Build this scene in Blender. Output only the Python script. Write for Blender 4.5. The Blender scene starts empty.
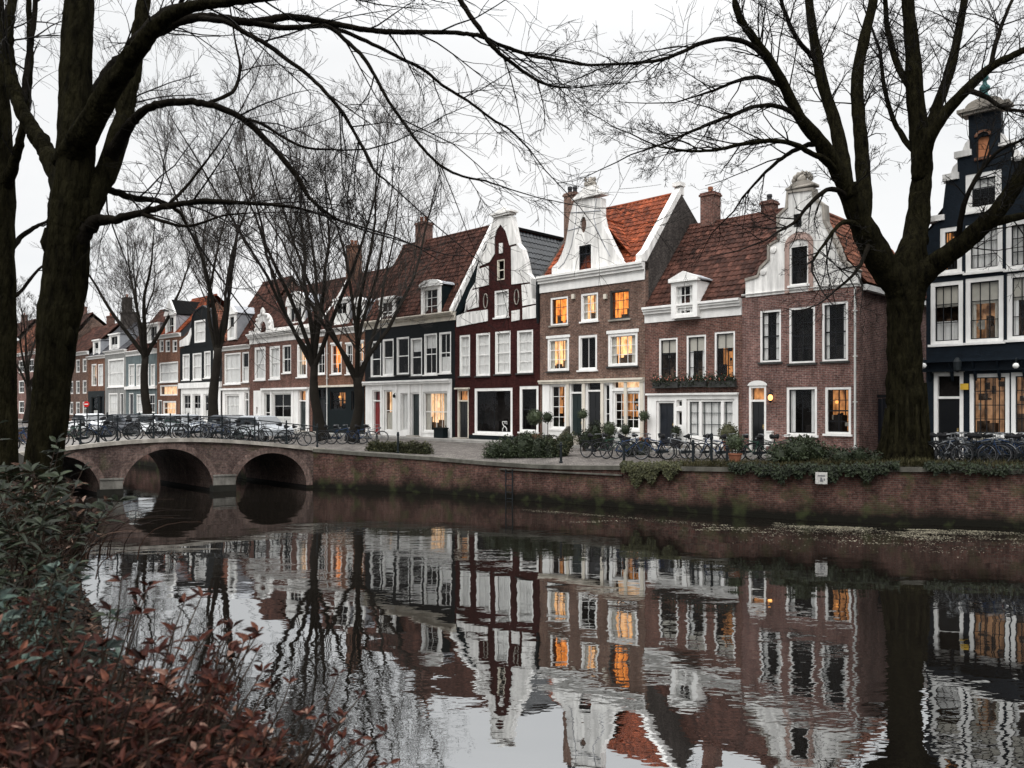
import bpy, math, random
from mathutils import Vector, Matrix
from mathutils import noise as mnoise
from mathutils.geometry import delaunay_2d_cdt

random.seed(11)
SC = bpy.context.scene
COL = SC.collection
F = 796.0            # focal length in pixels
HZ = 405.0           # horizon row
CAMZ = 4.0           # eye height above the canal
ZB = 1.9             # street level at the house fronts
R = math.radians

# ------------------------------------------------------------------ mesh helper
class MB:
    def __init__(s):
        s.v = []; s.f = []; s.m = []; s.c = []; s.use_c = False
    def face(s, pts, m=0, c=1.0):
        i = len(s.v); s.v.extend([tuple(p) for p in pts])
        s.f.append(tuple(range(i, i + len(pts)))); s.m.append(m); s.c.append(c)
    def box(s, x0, x1, y0, y1, z0, z1, m=0):
        i = len(s.v)
        s.v += [(x0,y0,z0),(x1,y0,z0),(x1,y1,z0),(x0,y1,z0),(x0,y0,z1),(x1,y0,z1),(x1,y1,z1),(x0,y1,z1)]
        for q in ((0,3,2,1),(4,5,6,7),(0,1,5,4),(1,2,6,5),(2,3,7,6),(3,0,4,7)):
            s.f.append(tuple(i+k for k in q)); s.m.append(m); s.c.append(1.0)
    def bar(s, a, b, w, h, m=0):
        """rectangular bar from a to b, w across (horizontal) and h tall"""
        a = Vector(a); b = Vector(b); d = (b-a).normalized()
        up = Vector((0,0,1)) if abs(d.z) < .95 else Vector((0,1,0))
        r = d.cross(up).normalized()*w/2; u = r.cross(d).normalized()*h/2
        i = len(s.v)
        for p in (a, b):
            for k in (-r-u, r-u, r+u, -r+u): s.v.append(tuple(p+k))
        for q in ((0,1,2,3),(7,6,5,4),(0,4,5,1),(1,5,6,2),(2,6,7,3),(3,7,4,0)):
            s.f.append(tuple(i+k for k in q)); s.m.append(m); s.c.append(1.0)
    def tube(s, pts, rads, n=6, m=0, cap=True, rough=0.0, rng=None, bark=0.0):
        pts = [Vector(p) for p in pts]
        if not hasattr(rads, '__len__'): rads = [rads]*len(pts)
        t = (pts[1]-pts[0]).normalized()
        a = Vector((0,0,1)) if abs(t.z) < .9 else Vector((1,0,0))
        nrm = t.cross(a).normalized()
        base = len(s.v); k = len(pts)
        for j, p in enumerate(pts):
            t2 = (pts[min(j+1,k-1)]-pts[max(j-1,0)])
            if t2.length < 1e-9: t2 = t
            t2.normalize()
            nrm = (nrm - t2*nrm.dot(t2))
            if nrm.length < 1e-6: nrm = t2.orthogonal()
            nrm.normalize(); bn = t2.cross(nrm)
            for q in range(n):
                an = 2*math.pi*q/n; r = rads[j]
                if rough: r *= 1 + rng.uniform(-rough, rough)
                if bark:     # lumps and upright ridges of old bark
                    e = Vector((math.cos(an), math.sin(an), 0)); q3 = p*.9+e*.8
                    r *= 1+bark*(1.1*mnoise.noise(q3)+.8*mnoise.noise(q3*2.3+Vector((7,3,1)))+.75*mnoise.noise(Vector((e.x*4.5,e.y*4.5,p.z*.9+p.x*.5)))+.5*mnoise.noise(Vector((e.x*9,e.y*9,p.z*2.2))))
                s.v.append(tuple(p + (nrm*math.cos(an)+bn*math.sin(an))*r))
        for j in range(k-1):
            for q in range(n):
                a0 = base+j*n+q; a1 = base+j*n+(q+1) % n
                s.f.append((a0, a1, a1+n, a0+n)); s.m.append(m); s.c.append(1.0)
        if cap:
            s.f.append(tuple(base+q for q in reversed(range(n)))); s.m.append(m); s.c.append(1.0)
            s.f.append(tuple(base+(k-1)*n+q for q in range(n))); s.m.append(m); s.c.append(1.0)
    def lathe(s, prof, c=(0,0,0), n=12, m=0):
        """profile [(r,z)...] about the vertical through c"""
        s.tube([(c[0],c[1],c[2]+z) for r, z in prof], [max(r,.001) for r, z in prof], n, m) if False else None
        base = len(s.v); k = len(prof)
        for r, z in prof:
            for q in range(n):
                an = 2*math.pi*q/n
                s.v.append((c[0]+r*math.cos(an), c[1]+r*math.sin(an), c[2]+z))
        for j in range(k-1):
            for q in range(n):
                a0 = base+j*n+q; a1 = base+j*n+(q+1) % n
                s.f.append((a0, a1, a1+n, a0+n)); s.m.append(m); s.c.append(1.0)
        s.f.append(tuple(base+q for q in reversed(range(n)))); s.m.append(m); s.c.append(1.0)
        s.f.append(tuple(base+(k-1)*n+q for q in range(n))); s.m.append(m); s.c.append(1.0)
    def prism_y(s, poly, y0, y1, m=0):
        """polygon in (x,z) extruded along y"""
        n = len(poly)
        s.face([(x,y0,z) for x, z in poly], m); s.face([(x,y1,z) for x, z in reversed(poly)], m)
        for i in range(n):
            (xa,za),(xb,zb) = poly[i], poly[(i+1) % n]
            s.face([(xa,y0,za),(xa,y1,za),(xb,y1,zb),(xb,y0,zb)], m)
    def prism_x(s, poly, x0, x1, m=0):
        """polygon in (y,z) extruded along x"""
        n = len(poly)
        s.face([(x1,y,z) for y, z in poly], m); s.face([(x0,y,z) for y, z in reversed(poly)], m)
        for i in range(n):
            (ya,za),(yb,zb) = poly[i], poly[(i+1) % n]
            s.face([(x0,ya,za),(x0,yb,zb),(x1,yb,zb),(x1,ya,za)], m)
    def blob(s, c, r, n=8, k=5, jit=.15, m=0, rng=random):
        cx, cy, cz = c; rx, ry, rz = r if hasattr(r, '__len__') else (r,r,r)
        base = len(s.v)
        for j in range(k+1):
            th = math.pi*j/k
            for q in range(n):
                an = 2*math.pi*q/n; q2 = 1+rng.uniform(-jit, jit)
                s.v.append((cx+rx*math.sin(th)*math.cos(an)*q2, cy+ry*math.sin(th)*math.sin(an)*q2, cz+rz*math.cos(th)*q2))
        for j in range(k):
            for q in range(n):
                a0 = base+j*n+q; a1 = base+j*n+(q+1) % n
                s.f.append((a0, a0+n, a1+n, a1)); s.m.append(m); s.c.append(1.0)
    def leaf(s, p, d, nrm, L, w, m=0, fold=.25):
        """pointed leaf folded along its midrib"""
        p = Vector(p); d = Vector(d).normalized(); nrm = Vector(nrm)
        sd = d.cross(nrm)
        if sd.length < 1e-5: sd = d.orthogonal()
        sd.normalize(); up = sd.cross(d)
        i = len(s.v)
        tip = p+d*L-up*L*.12
        m1 = p+d*L*.38; m2 = p+d*L*.72-up*L*.04
        for q in (p, m1+sd*w*.5+up*w*fold, m2+sd*w*.36+up*w*fold*.7, tip, m2-sd*w*.36+up*w*fold*.7, m1-sd*w*.5+up*w*fold, m1, m2):
            s.v.append(tuple(q))
        for q in ((0,6,1),(6,7,2,1),(7,3,2),(0,5,6),(6,5,4,7),(7,4,3)):
            s.f.append(tuple(i+k for k in q)); s.m.append(m); s.c.append(1.0)
    def build(s, name, mats, parent=None, loc=None, smooth=False):
        me = bpy.data.meshes.new(name)
        me.from_pydata(s.v, [], s.f)
        if not isinstance(mats, (list, tuple)): mats = [mats]
        for mm in mats: me.materials.append(mm)
        if len(mats) > 1: me.polygons.foreach_set('material_index', s.m)
        if smooth: me.polygons.foreach_set('use_smooth', [True]*len(s.f))
        if s.use_c:
            a = me.attributes.new('tint', 'FLOAT', 'FACE'); a.data.foreach_set('value', s.c)
        me.update()
        o = bpy.data.objects.new(name, me); COL.objects.link(o)
        if parent is not None: o.parent = parent
        if loc is not None: o.location = loc
        return o

def tag(o, label=None, cat=None, group=None, kind=None):
    if label: o['label'] = label
    if cat: o['category'] = cat
    if group: o['group'] = group
    if kind: o['kind'] = kind
    return o
def empty(name, loc=(0,0,0), rz=0.0):
    o = bpy.data.objects.new(name, None); COL.objects.link(o)
    o.location = loc; o.rotation_euler = (0,0,rz); o.empty_display_size = .3
    return o
def copy_tree(o, parent=None):
    c = o.copy(); COL.objects.link(c)
    if parent is not None: c.parent = parent
    for ch in list(o.children): copy_tree(ch, c)
    return c
def pw(x, y, Z):
    """photo pixel at depth Z to a world point"""
    return Vector(((x-512)/F*Z, Z, CAMZ+(HZ-y)/F*Z))

# ------------------------------------------------------------------ materials
def nodes(name):
    m = bpy.data.materials.new(name); m.use_nodes = True
    nt = m.node_tree; b = nt.nodes['Principled BSDF']
    return m, nt, b, nt.nodes.new, nt.links.new
def rgba(c): return (c[0], c[1], c[2], 1)
def ramp(nt, stops):
    n = nt.nodes.new('ShaderNodeValToRGB'); e = n.color_ramp.elements
    e[0].position, e[0].color = stops[0][0], rgba(stops[0][1])
    e[1].position, e[1].color = stops[-1][0], rgba(stops[-1][1])
    for p, c in stops[1:-1]:
        k = e.new(p); k.color = rgba(c)
    return n
def mul(c, k): return tuple(x*k for x in c)
def LEAFMAT(name, hues, rough=.65, spec=.12):
    """every leaf takes its own hue from a short range, blotched within the leaf"""
    m, nt, b, N, L = nodes(name); g = N('ShaderNodeNewGeometry'); rp = ramp(nt, hues); L(g.outputs['Random Per Island'], rp.inputs[0])
    tc = N('ShaderNodeTexCoord'); nz = N('ShaderNodeTexNoise'); nz.inputs['Scale'].default_value = 45; nz.inputs['Detail'].default_value = 5; L(tc.outputs['Object'], nz.inputs['Vector'])
    r2 = ramp(nt, [(.3,(.5,.5,.5)),(.7,(1.4,1.35,1.3))]); L(nz.outputs['Fac'], r2.inputs[0])
    mx = N('ShaderNodeMix'); mx.data_type = 'RGBA'; mx.blend_type = 'MULTIPLY'; mx.inputs[0].default_value = 1; L(rp.outputs[0], mx.inputs[6]); L(r2.outputs[0], mx.inputs[7]); L(mx.outputs[2], b.inputs['Base Color'])
    b.inputs['Roughness'].default_value = rough; b.inputs['Specular IOR Level'].default_value = spec; return m
def M(name, col, rough=.7, var=.2, scale=3.0, bump=0.0, bscale=30.0, spec=.10, metal=0.0, col2=None, island=0.0, tint=False, grime=0.0, stretch=None, bdist=.03, gmap=(2.2,2.2,.6)):
    m, nt, b, N, L = nodes(name)
    tc = N('ShaderNodeTexCoord'); vec = tc.outputs['Object']
    if stretch:
        mp = N('ShaderNodeMapping'); mp.inputs['Scale'].default_value = stretch; L(vec, mp.inputs[0]); vec = mp.outputs[0]
    nz = N('ShaderNodeTexNoise'); nz.inputs['Scale'].default_value = scale; nz.inputs['Detail'].default_value = 7; nz.inputs['Roughness'].default_value = .65
    L(vec, nz.inputs['Vector'])
    rp = ramp(nt, [(.3, mul(col, 1-var)), (.7, col2 if col2 else mul(col, 1+var))]); L(nz.outputs['Fac'], rp.inputs[0])
    out = rp.outputs[0]
    if island or tint:
        mx = N('ShaderNodeMix'); mx.data_type = 'RGBA'; mx.blend_type = 'MULTIPLY'; mx.inputs[0].default_value = 1
        if tint:
            g = N('ShaderNodeAttribute'); g.attribute_name = 'tint'; src = g.outputs['Fac']
        else:
            g = N('ShaderNodeNewGeometry'); mr = N('ShaderNodeMapRange'); mr.inputs['To Min'].default_value = 1-island; mr.inputs['To Max'].default_value = 1+island
            L(g.outputs['Random Per Island'], mr.inputs['Value']); src = mr.outputs[0]
        L(out, mx.inputs[6]); L(src, mx.inputs[7]); out = mx.outputs[2]
    if grime:
        n2 = N('ShaderNodeTexNoise'); n2.inputs['Scale'].default_value = .9; n2.inputs['Detail'].default_value = 8; n2.inputs['Roughness'].default_value = .7
        mp = N('ShaderNodeMapping'); mp.inputs['Scale'].default_value = gmap; L(tc.outputs['Object'], mp.inputs[0]); L(mp.outputs[0], n2.inputs['Vector'])
        r2 = ramp(nt, [(.42, (1-grime,)*3), (.6, (1,1,1))]); L(n2.outputs['Fac'], r2.inputs[0])
        mx = N('ShaderNodeMix'); mx.data_type = 'RGBA'; mx.blend_type = 'MULTIPLY'; mx.inputs[0].default_value = 1
        L(out, mx.inputs[6]); L(r2.outputs[0], mx.inputs[7]); out = mx.outputs[2]
    L(out, b.inputs['Base Color'])
    b.inputs['Roughness'].default_value = rough; b.inputs['Metallic'].default_value = metal
    b.inputs['Specular IOR Level'].default_value = spec
    if bump:
        n3 = N('ShaderNodeTexNoise'); n3.inputs['Scale'].default_value = bscale; n3.inputs['Detail'].default_value = 6; L(vec, n3.inputs['Vector'])
        bp = N('ShaderNodeBump'); bp.inputs['Strength'].default_value = bump; bp.inputs['Distance'].default_value = bdist
        L(n3.outputs['Fac'], bp.inputs['Height']); L(bp.outputs[0], b.inputs['Normal'])
    return m
def BRICK(name, c1, c2, mortar, ax=(1.0, 1.0), grime=.35, damp=None, bw=.22, rh=.072, moss=0.0):
    m, nt, b, N, L = nodes(name)
    tc = N('ShaderNodeTexCoord'); sp = N('ShaderNodeSeparateXYZ'); L(tc.outputs['Object'], sp.inputs[0])
    ma = N('ShaderNodeMath'); ma.operation = 'MULTIPLY'; ma.inputs[1].default_value = ax[0]; L(sp.outputs[0], ma.inputs[0])
    mb = N('ShaderNodeMath'); mb.operation = 'MULTIPLY_ADD'; mb.inputs[1].default_value = ax[1]; L(sp.outputs[1], mb.inputs[0]); L(ma.outputs[0], mb.inputs[2])
    cb = N('ShaderNodeCombineXYZ'); L(mb.outputs[0], cb.inputs[0]); L(sp.outputs[2], cb.inputs[1])
    br = N('ShaderNodeTexBrick'); L(cb.outputs[0], br.inputs['Vector'])
    br.inputs['Color1'].default_value = rgba(c1); br.inputs['Color2'].default_value = rgba(c2); br.inputs['Mortar'].default_value = rgba(mortar)
    br.inputs['Scale'].default_value = 1; br.inputs['Mortar Size'].default_value = .009; br.inputs['Brick Width'].default_value = bw; br.inputs['Row Height'].default_value = rh
    br.inputs['Bias'].default_value = -.1
    n1 = N('ShaderNodeTexNoise'); n1.inputs['Scale'].default_value = 9; n1.inputs['Detail'].default_value = 8; n1.inputs['Roughness'].default_value = .75; L(tc.outputs['Object'], n1.inputs['Vector'])
    r1 = ramp(nt, [(.28, (.32,.32,.32)), (.5, (.95,.94,.93)), (.72, (1.8,1.75,1.7))]); L(n1.outputs['Fac'], r1.inputs[0])
    m1 = N('ShaderNodeMix'); m1.data_type = 'RGBA'; m1.blend_type = 'MULTIPLY'; m1.inputs[0].default_value = 1
    L(br.outputs['Color'], m1.inputs[6]); L(r1.outputs[0], m1.inputs[7])
    n2 = N('ShaderNodeTexNoise'); n2.inputs['Scale'].default_value = .8; n2.inputs['Detail'].default_value = 8; n2.inputs['Roughness'].default_value = .68
    mp = N('ShaderNodeMapping'); mp.inputs['Scale'].default_value = (1.5,1.5,.7); L(tc.outputs['Object'], mp.inputs[0]); L(mp.outputs[0], n2.inputs['Vector'])
    r2 = ramp(nt, [(.38, (1-grime,)*3), (.62, (1.12,1.12,1.12))]); L(n2.outputs['Fac'], r2.inputs[0])
    m2 = N('ShaderNodeMix'); m2.data_type = 'RGBA'; m2.blend_type = 'MULTIPLY'; m2.inputs[0].default_value = 1
    L(m1.outputs[2], m2.inputs[6]); L(r2.outputs[0], m2.inputs[7]); out = m2.outputs[2]
    if damp:   # algae-dark band above the waterline
        z0, z1, dc = damp
        nn = N('ShaderNodeMath'); nn.operation = 'MULTIPLY_ADD'; nn.inputs[1].default_value = .55; L(n2.outputs['Fac'], nn.inputs[0]); L(sp.outputs[2], nn.inputs[2])
        mr = N('ShaderNodeMapRange'); mr.inputs['From Min'].default_value = z0+.27; mr.inputs['From Max'].default_value = z1+.27; L(nn.outputs[0], mr.inputs['Value'])
        m3 = N('ShaderNodeMix'); m3.data_type = 'RGBA'; L(mr.outputs[0], m3.inputs[0]); m3.inputs[6].default_value = rgba(dc); L(out, m3.inputs[7]); out = m3.outputs[2]
    if moss:
        n4 = N('ShaderNodeTexNoise'); n4.inputs['Scale'].default_value = 1.7; n4.inputs['Detail'].default_value = 9; L(tc.outputs['Object'], n4.inputs['Vector'])
        r4 = ramp(nt, [(.52, (0,0,0)), (.7, (moss,)*3)]); L(n4.outputs['Fac'], r4.inputs[0])
        m4 = N('ShaderNodeMix'); m4.data_type = 'RGBA'; L(r4.outputs[0], m4.inputs[0]); L(out, m4.inputs[6]); m4.inputs[7].default_value = (.05,.06,.025,1); out = m4.outputs[2]
    L(out, b.inputs['Base Color']); b.inputs['Roughness'].default_value = .85; b.inputs['Specular IOR Level'].default_value = .06
    bp = N('ShaderNodeBump'); bp.inputs['Strength'].default_value = .5; bp.inputs['Distance'].default_value = .015; bp.invert = True
    L(br.outputs['Fac'], bp.inputs['Height'])
    b2 = N('ShaderNodeBump'); b2.inputs['Strength'].default_value = .5; b2.inputs['Distance'].default_value = .03; L(n1.outputs['Fac'], b2.inputs['Height']); L(bp.outputs[0], b2.inputs['Normal'])
    L(b2.outputs[0], b.inputs['Normal'])
    return m
def GLASS(name, refl=1.0, tintc=(1,1,1)):
    m, nt, b, N, L = nodes(name); nt.nodes.remove(b)
    out = nt.nodes['Material Output']
    tr = N('ShaderNodeBsdfTransparent'); tr.inputs[0].default_value = rgba(tintc)
    gl = N('ShaderNodeBsdfGlossy'); gl.inputs['Roughness'].default_value = .015; gl.inputs['Color'].default_value = (.9,.95,1,1)
    fr = N('ShaderNodeFresnel'); fr.inputs['IOR'].default_value = 1.5
    mu = N('ShaderNodeMath'); mu.operation = 'MULTIPLY'; mu.inputs[1].default_value = refl; mu.use_clamp = True; L(fr.outputs[0], mu.inputs[0])
    tc = N('ShaderNodeTexCoord'); nz = N('ShaderNodeTexNoise'); nz.inputs['Scale'].default_value = 1.6; nz.inputs['Detail'].default_value = 2; L(tc.outputs['Object'], nz.inputs['Vector'])
    bp = N('ShaderNodeBump'); bp.inputs['Strength'].default_value = .25; bp.inputs['Distance'].default_value = .02; L(nz.outputs['Fac'], bp.inputs['Height']); L(bp.outputs[0], gl.inputs['Normal'])
    mx = N('ShaderNodeMixShader'); L(mu.outputs[0], mx.inputs[0]); L(tr.outputs[0], mx.inputs[1]); L(gl.outputs[0], mx.inputs[2]); L(mx.outputs[0], out.inputs[0])
    return m
def LIT(name, ca, cb, strength, scale=2.2):
    """a lit room: warm lamp glow on furniture and curtains, uneven"""
    m, nt, b, N, L = nodes(name)
    tc = N('ShaderNodeTexCoord'); nz = N('ShaderNodeTexNoise'); nz.inputs['Scale'].default_value = scale; nz.inputs['Detail'].default_value = 5; nz.inputs['Roughness'].default_value = .6
    mp = N('ShaderNodeMapping'); mp.inputs['Scale'].default_value = (1.6,1,.8); L(tc.outputs['Object'], mp.inputs[0]); L(mp.outputs[0], nz.inputs['Vector'])
    rp = ramp(nt, [(.36, cb), (.6, ca)]); L(nz.outputs['Fac'], rp.inputs[0])
    b.inputs['Base Color'].default_value = rgba(mul(ca, .4)); b.inputs['Roughness'].default_value = .9
    L(rp.outputs[0], b.inputs['Emission Color']); b.inputs['Emission Strength'].default_value = strength
    return m

m_white = M('white_paint', (.82,.81,.785), .5, .05, 1.3, grime=.13)
m_white2 = M('white_stucco', (.83,.815,.785), .75, .05, 1.7, bump=.25, bscale=14, grime=.33, gmap=(3.6,3.6,.45))
m_cream = M('cream_paint', (.66,.61,.52), .55, .07, 1.5, grime=.2)
m_pier = M('pier_limestone', (.19,.18,.16), .85, .25, 3, bump=.4, bscale=25, grime=.45)
m_stone = M('sandstone', (.36,.33,.29), .85, .2, 3, bump=.4, bscale=25, grime=.35)
m_graystone = M('coping_stone', (.105,.10,.085), .85, .25, 2.5, bump=.4, bscale=20, grime=.4)
m_black = M('black_paint', (.016,.017,.019), .45, .25, 3)
m_iron = M('painted_iron', (.012,.015,.017), .45, .3, 6)
m_door_dark = M('dark_door_paint', (.006,.007,.0085), .3, .25, 2, spec=.5)
m_door_blue = M('navy_door_paint', (.006,.008,.013), .3, .25, 2, spec=.5)
m_door_green = M('green_door_paint', (.005,.013,.013), .35, .25, 2, spec=.5)
m_door_red = M('red_door_paint', (.17,.006,.007), .4, .15, 2, spec=.5)
m_teal = M('teal_paint', (.0055,.0095,.011), .5, .25, 2)
m_sill = M('dark_sill', (.05,.05,.048), .7, .2, 4)
m_brass = M('brass', (.5,.36,.15), .35, .2, 5, metal=1)
m_lead = M('lead_flashing', (.30,.31,.33), .6, .2, 2)
m_pipe = M('drain_pipe', (.55,.55,.53), .55, .12, 3)
m_tile_or = M('orange_pantiles', (.235,.055,.021), .7, .5, 2.2, tint=True, grime=.5)
m_tile_or2 = M('weathered_orange_pantiles', (.19,.072,.042), .75, .45, 1.5, tint=True, grime=.55)
m_tile_br = M('brown_pantiles', (.075,.032,.023), .8, .6, 2.0, tint=True, grime=.5)
m_tile_bk = M('black_glazed_pantiles', (.010,.012,.015), .4, .4, 3, spec=.35, tint=True)
m_tile_slate = M('dark_slates', (.045,.045,.05), .6, .3, 3, tint=True)
m_br_red = BRICK('red_brick', (.175,.079,.063), (.085,.039,.034), (.20,.17,.145))
m_br_pink = BRICK('pale_red_brick', (.22,.112,.096), (.115,.058,.053), (.26,.225,.205), grime=.45)
m_br_brown = BRICK('brown_brick', (.185,.108,.082), (.10,.057,.046), (.21,.18,.155))
m_br_maroon = BRICK('maroon_brick', (.048,.0145,.0135), (.028,.0095,.0092), (.038,.017,.016), grime=.25)
m_br_grey = BRICK('sooty_grey_brick', (.075,.066,.062), (.045,.04,.038), (.10,.09,.083), grime=.5)
m_br_or = BRICK('orange_brick', (.19,.085,.052), (.12,.052,.035), (.19,.155,.125))
m_br_black = M('black_brick_paint', (.006,.0078,.0088), .55, .3, 5, bump=.4, bscale=40)
m_br_blue = M('blue_black_brick_paint', (.0058,.0098,.0150), .5, .35, 4, bump=.5, bscale=30)
m_br_teal = M('dark_teal_cladding', (.006,.011,.013), .55, .3, 3)
m_render_g = M('grey_render', (.25,.25,.24), .8, .15, 2, grime=.3)
m_render_t = M('grey_green_render', (.13,.16,.165), .8, .15, 2, grime=.3)
m_quay = BRICK('quay_brick', (.115,.056,.046), (.055,.028,.025), (.10,.085,.072), ax=(1.0,-.5), grime=.55, damp=(.22,.66,(.009,.0085,.0065)), moss=.6)
m_bridge = BRICK('bridge_brick', (.13,.085,.075), (.072,.048,.044), (.13,.11,.10), ax=(1.0,.42), grime=.5, damp=(.15,.5,(.014,.013,.010)), moss=.35)
m_vault = M('shaded_vault_brick', (.0035,.003,.0027), .9, .35, 3, bump=.4)  # brick colour blackened to stand for the deep shade inside the arches
m_ring = BRICK('arch_ring_brick', (.18,.125,.108), (.12,.08,.07), (.13,.11,.10), ax=(1.0,.42), grime=.45, bw=.09, rh=.3)
m_glass = GLASS('window_glass', .28)
m_glassd = GLASS('window_glass_reflecting', .28)
m_curtain = M('net_curtain', (.72,.72,.70), .9, .08, 4)
m_blind = M('pale_blind', (.50,.48,.42), .9, .1, 3)
m_room = M('dim_room', (.016,.014,.013), .9, .6, 2)
m_room2 = M('furnished_room', (.05,.034,.026), .9, .8, 3, col2=(.16,.105,.07))
lit_or = LIT('orange_lit_room', (1.0,.33,.06), (.24,.045,.008), 1.2, 2.2)
lit_warm = LIT('warm_lit_room', (1.0,.56,.25), (.36,.13,.035), 1.15, 2.3)
lit_dim = LIT('dimly_lit_room', (.85,.36,.12), (.04,.014,.006), .50, 2.6)
lit_curt = LIT('lit_curtain_room', (1.0,.66,.38), (.45,.23,.10), .85, 3.5)
lit_glow = LIT('faintly_lit_room', (.75,.40,.20), (.05,.022,.012), .26, 3.4)
m_lampglow = LIT('lamp_glow', (1.0,.52,.18), (1.0,.40,.10), 2.6)
m_lampdot = LIT('lamp_shade_glow', (1.0,.42,.10), (.8,.25,.05), 1.3)
m_bark = M('dark_bark', (.0055,.0047,.004), .95, .5, 3, bump=1.0, bscale=26, spec=.02, col2=(.013,.011,.008), stretch=(1.4,1.4,.5))
m_bark_moss = M('mossy_bark', (.0036,.0032,.0027), .95, .4, 4.5, bump=1.0, bscale=13, spec=.01, col2=(.0165,.0148,.0075), stretch=(1.7,1.7,.42), bdist=.10)
m_bark_far = M('grey_bark', (.014,.012,.0095), .95, .35, 2, bump=.5, bscale=12, spec=.1)
m_twig = M('dark_twigs', (.007,.006,.005), .9, .3, 4, spec=.1)
m_twig_far = M('grey_brown_twigs', (.036,.031,.027), .9, .3, 2, spec=.1)
m_leaf_red = LEAFMAT('russet_leaves', [(0,(.006,.0028,.0022)),(.4,(.021,.0062,.0045)),(.75,(.043,.0135,.0088)),(.93,(.075,.029,.018)),(1,(.16,.10,.08))], .6, .07)
m_leaf_brown = LEAFMAT('brown_dry_leaves', [(0,(.005,.0033,.0026)),(.45,(.016,.0085,.006)),(.78,(.036,.019,.0125)),(.93,(.075,.045,.032)),(1,(.18,.125,.10))], .6, .07)
m_leaf_blue = LEAFMAT('blue_green_leaves', [(0,(.003,.006,.005)),(.5,(.014,.026,.022)),(.85,(.043,.067,.056)),(1,(.085,.11,.095))], .55, .12)
m_leaf_green = M('green_leaves', (.018,.028,.012), .6, .45, 5, col2=(.045,.058,.026), island=.5, spec=.3)
m_leaf_dark = M('ivy_leaves', (.008,.013,.006), .6, .45, 5, col2=(.020,.027,.012), island=.6, spec=.2)
m_leaf_olive = M('olive_leaves', (.033,.037,.016), .65, .45, 5, col2=(.068,.068,.03), island=.45, spec=.25)
m_stem = M('shrub_stems', (.026,.017,.012), .8, .35, 6)
m_grass = M('verge_grass', (.030,.033,.014), .8, .4, 3, col2=(.07,.06,.028), island=.4)
m_soil = M('verge_soil', (.028,.025,.016), .95, .4, 2, bump=.6, bscale=12)
m_bank = M('bank_soil', (.010,.009,.0065), .95, .4, 1.5, bump=.6, bscale=8)
m_paving = BRICK('street_setts', (.17,.155,.145), (.10,.092,.086), (.07,.065,.06), ax=(1,0), grime=.3)
for _n in m_paving.node_tree.nodes:      # setts lie flat: x and y drive the bond
    if _n.type == 'COMBXYZ': m_paving.node_tree.links.new([q for q in m_paving.node_tree.nodes if q.type == 'SEPXYZ'][0].outputs[1], _n.inputs[1])
m_pave2 = M('pavement_slabs', (.30,.29,.27), .8, .15, 1.2, grime=.25)
m_road = M('bridge_paving', (.16,.15,.14), .8, .2, 2, bump=.3)
m_terra = M('terracotta', (.24,.10,.06), .85, .25, 4)
m_urn = M('dark_urn', (.03,.03,.032), .6, .3, 4)
m_rubber = M('tyre_rubber', (.015,.015,.016), .8, .2, 5)
m_steel = M('spoke_steel', (.16,.165,.17), .4, .15, 5, metal=.8)
m_paper = M('paper_notice', (.72,.71,.68), .7, .08, 9)
m_ink = M('grey_print', (.12,.12,.13), .8, .2, 9)
m_scum = M('floating_leaves', (.15,.13,.09), .8, .5, 3, island=.6, col2=(.27,.245,.185))
m_carw = M('white_car_paint', (.62,.63,.64), .25, .04, 2, spec=.5)
m_cars = M('silver_car_paint', (.33,.35,.37), .25, .04, 2, spec=.5)
m_carb = M('dark_car_paint', (.03,.035,.045), .2, .1, 2, spec=.5)
m_carglass = M('car_glass', (.025,.03,.035), .08, .2, 2, spec=.6)
m_headl = M('headlamp_glass', (.6,.62,.63), .2, .1, 3)
m_redl = M('red_lamp_glass', (.5,.02,.02), .3, .1, 3)
m_yellow = M('yellow_sign', (.6,.38,.05), .6, .1, 3)
m_copper = M('verdigris_copper', (.05,.13,.13), .55, .3, 4)
m_flower = M('flower_petals', (.45,.16,.12), .7, .4, 6, island=.5)
# ------------------------------------------------------------------ canal houses
KF = 36337.0         # the row of fronts runs straight towards the vanishing point at column -300
def zf(x): return KF/(x+300.0)
ANG = math.atan2(-1.0, 1.02)
DIRU = Vector((1.02, -1.0, 0)).normalized(); DIRD = Vector((1.0, 1.02, 0)).normalized()
def front(x): return Vector(((x-512)/F*zf(x), zf(x), ZB))

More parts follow.
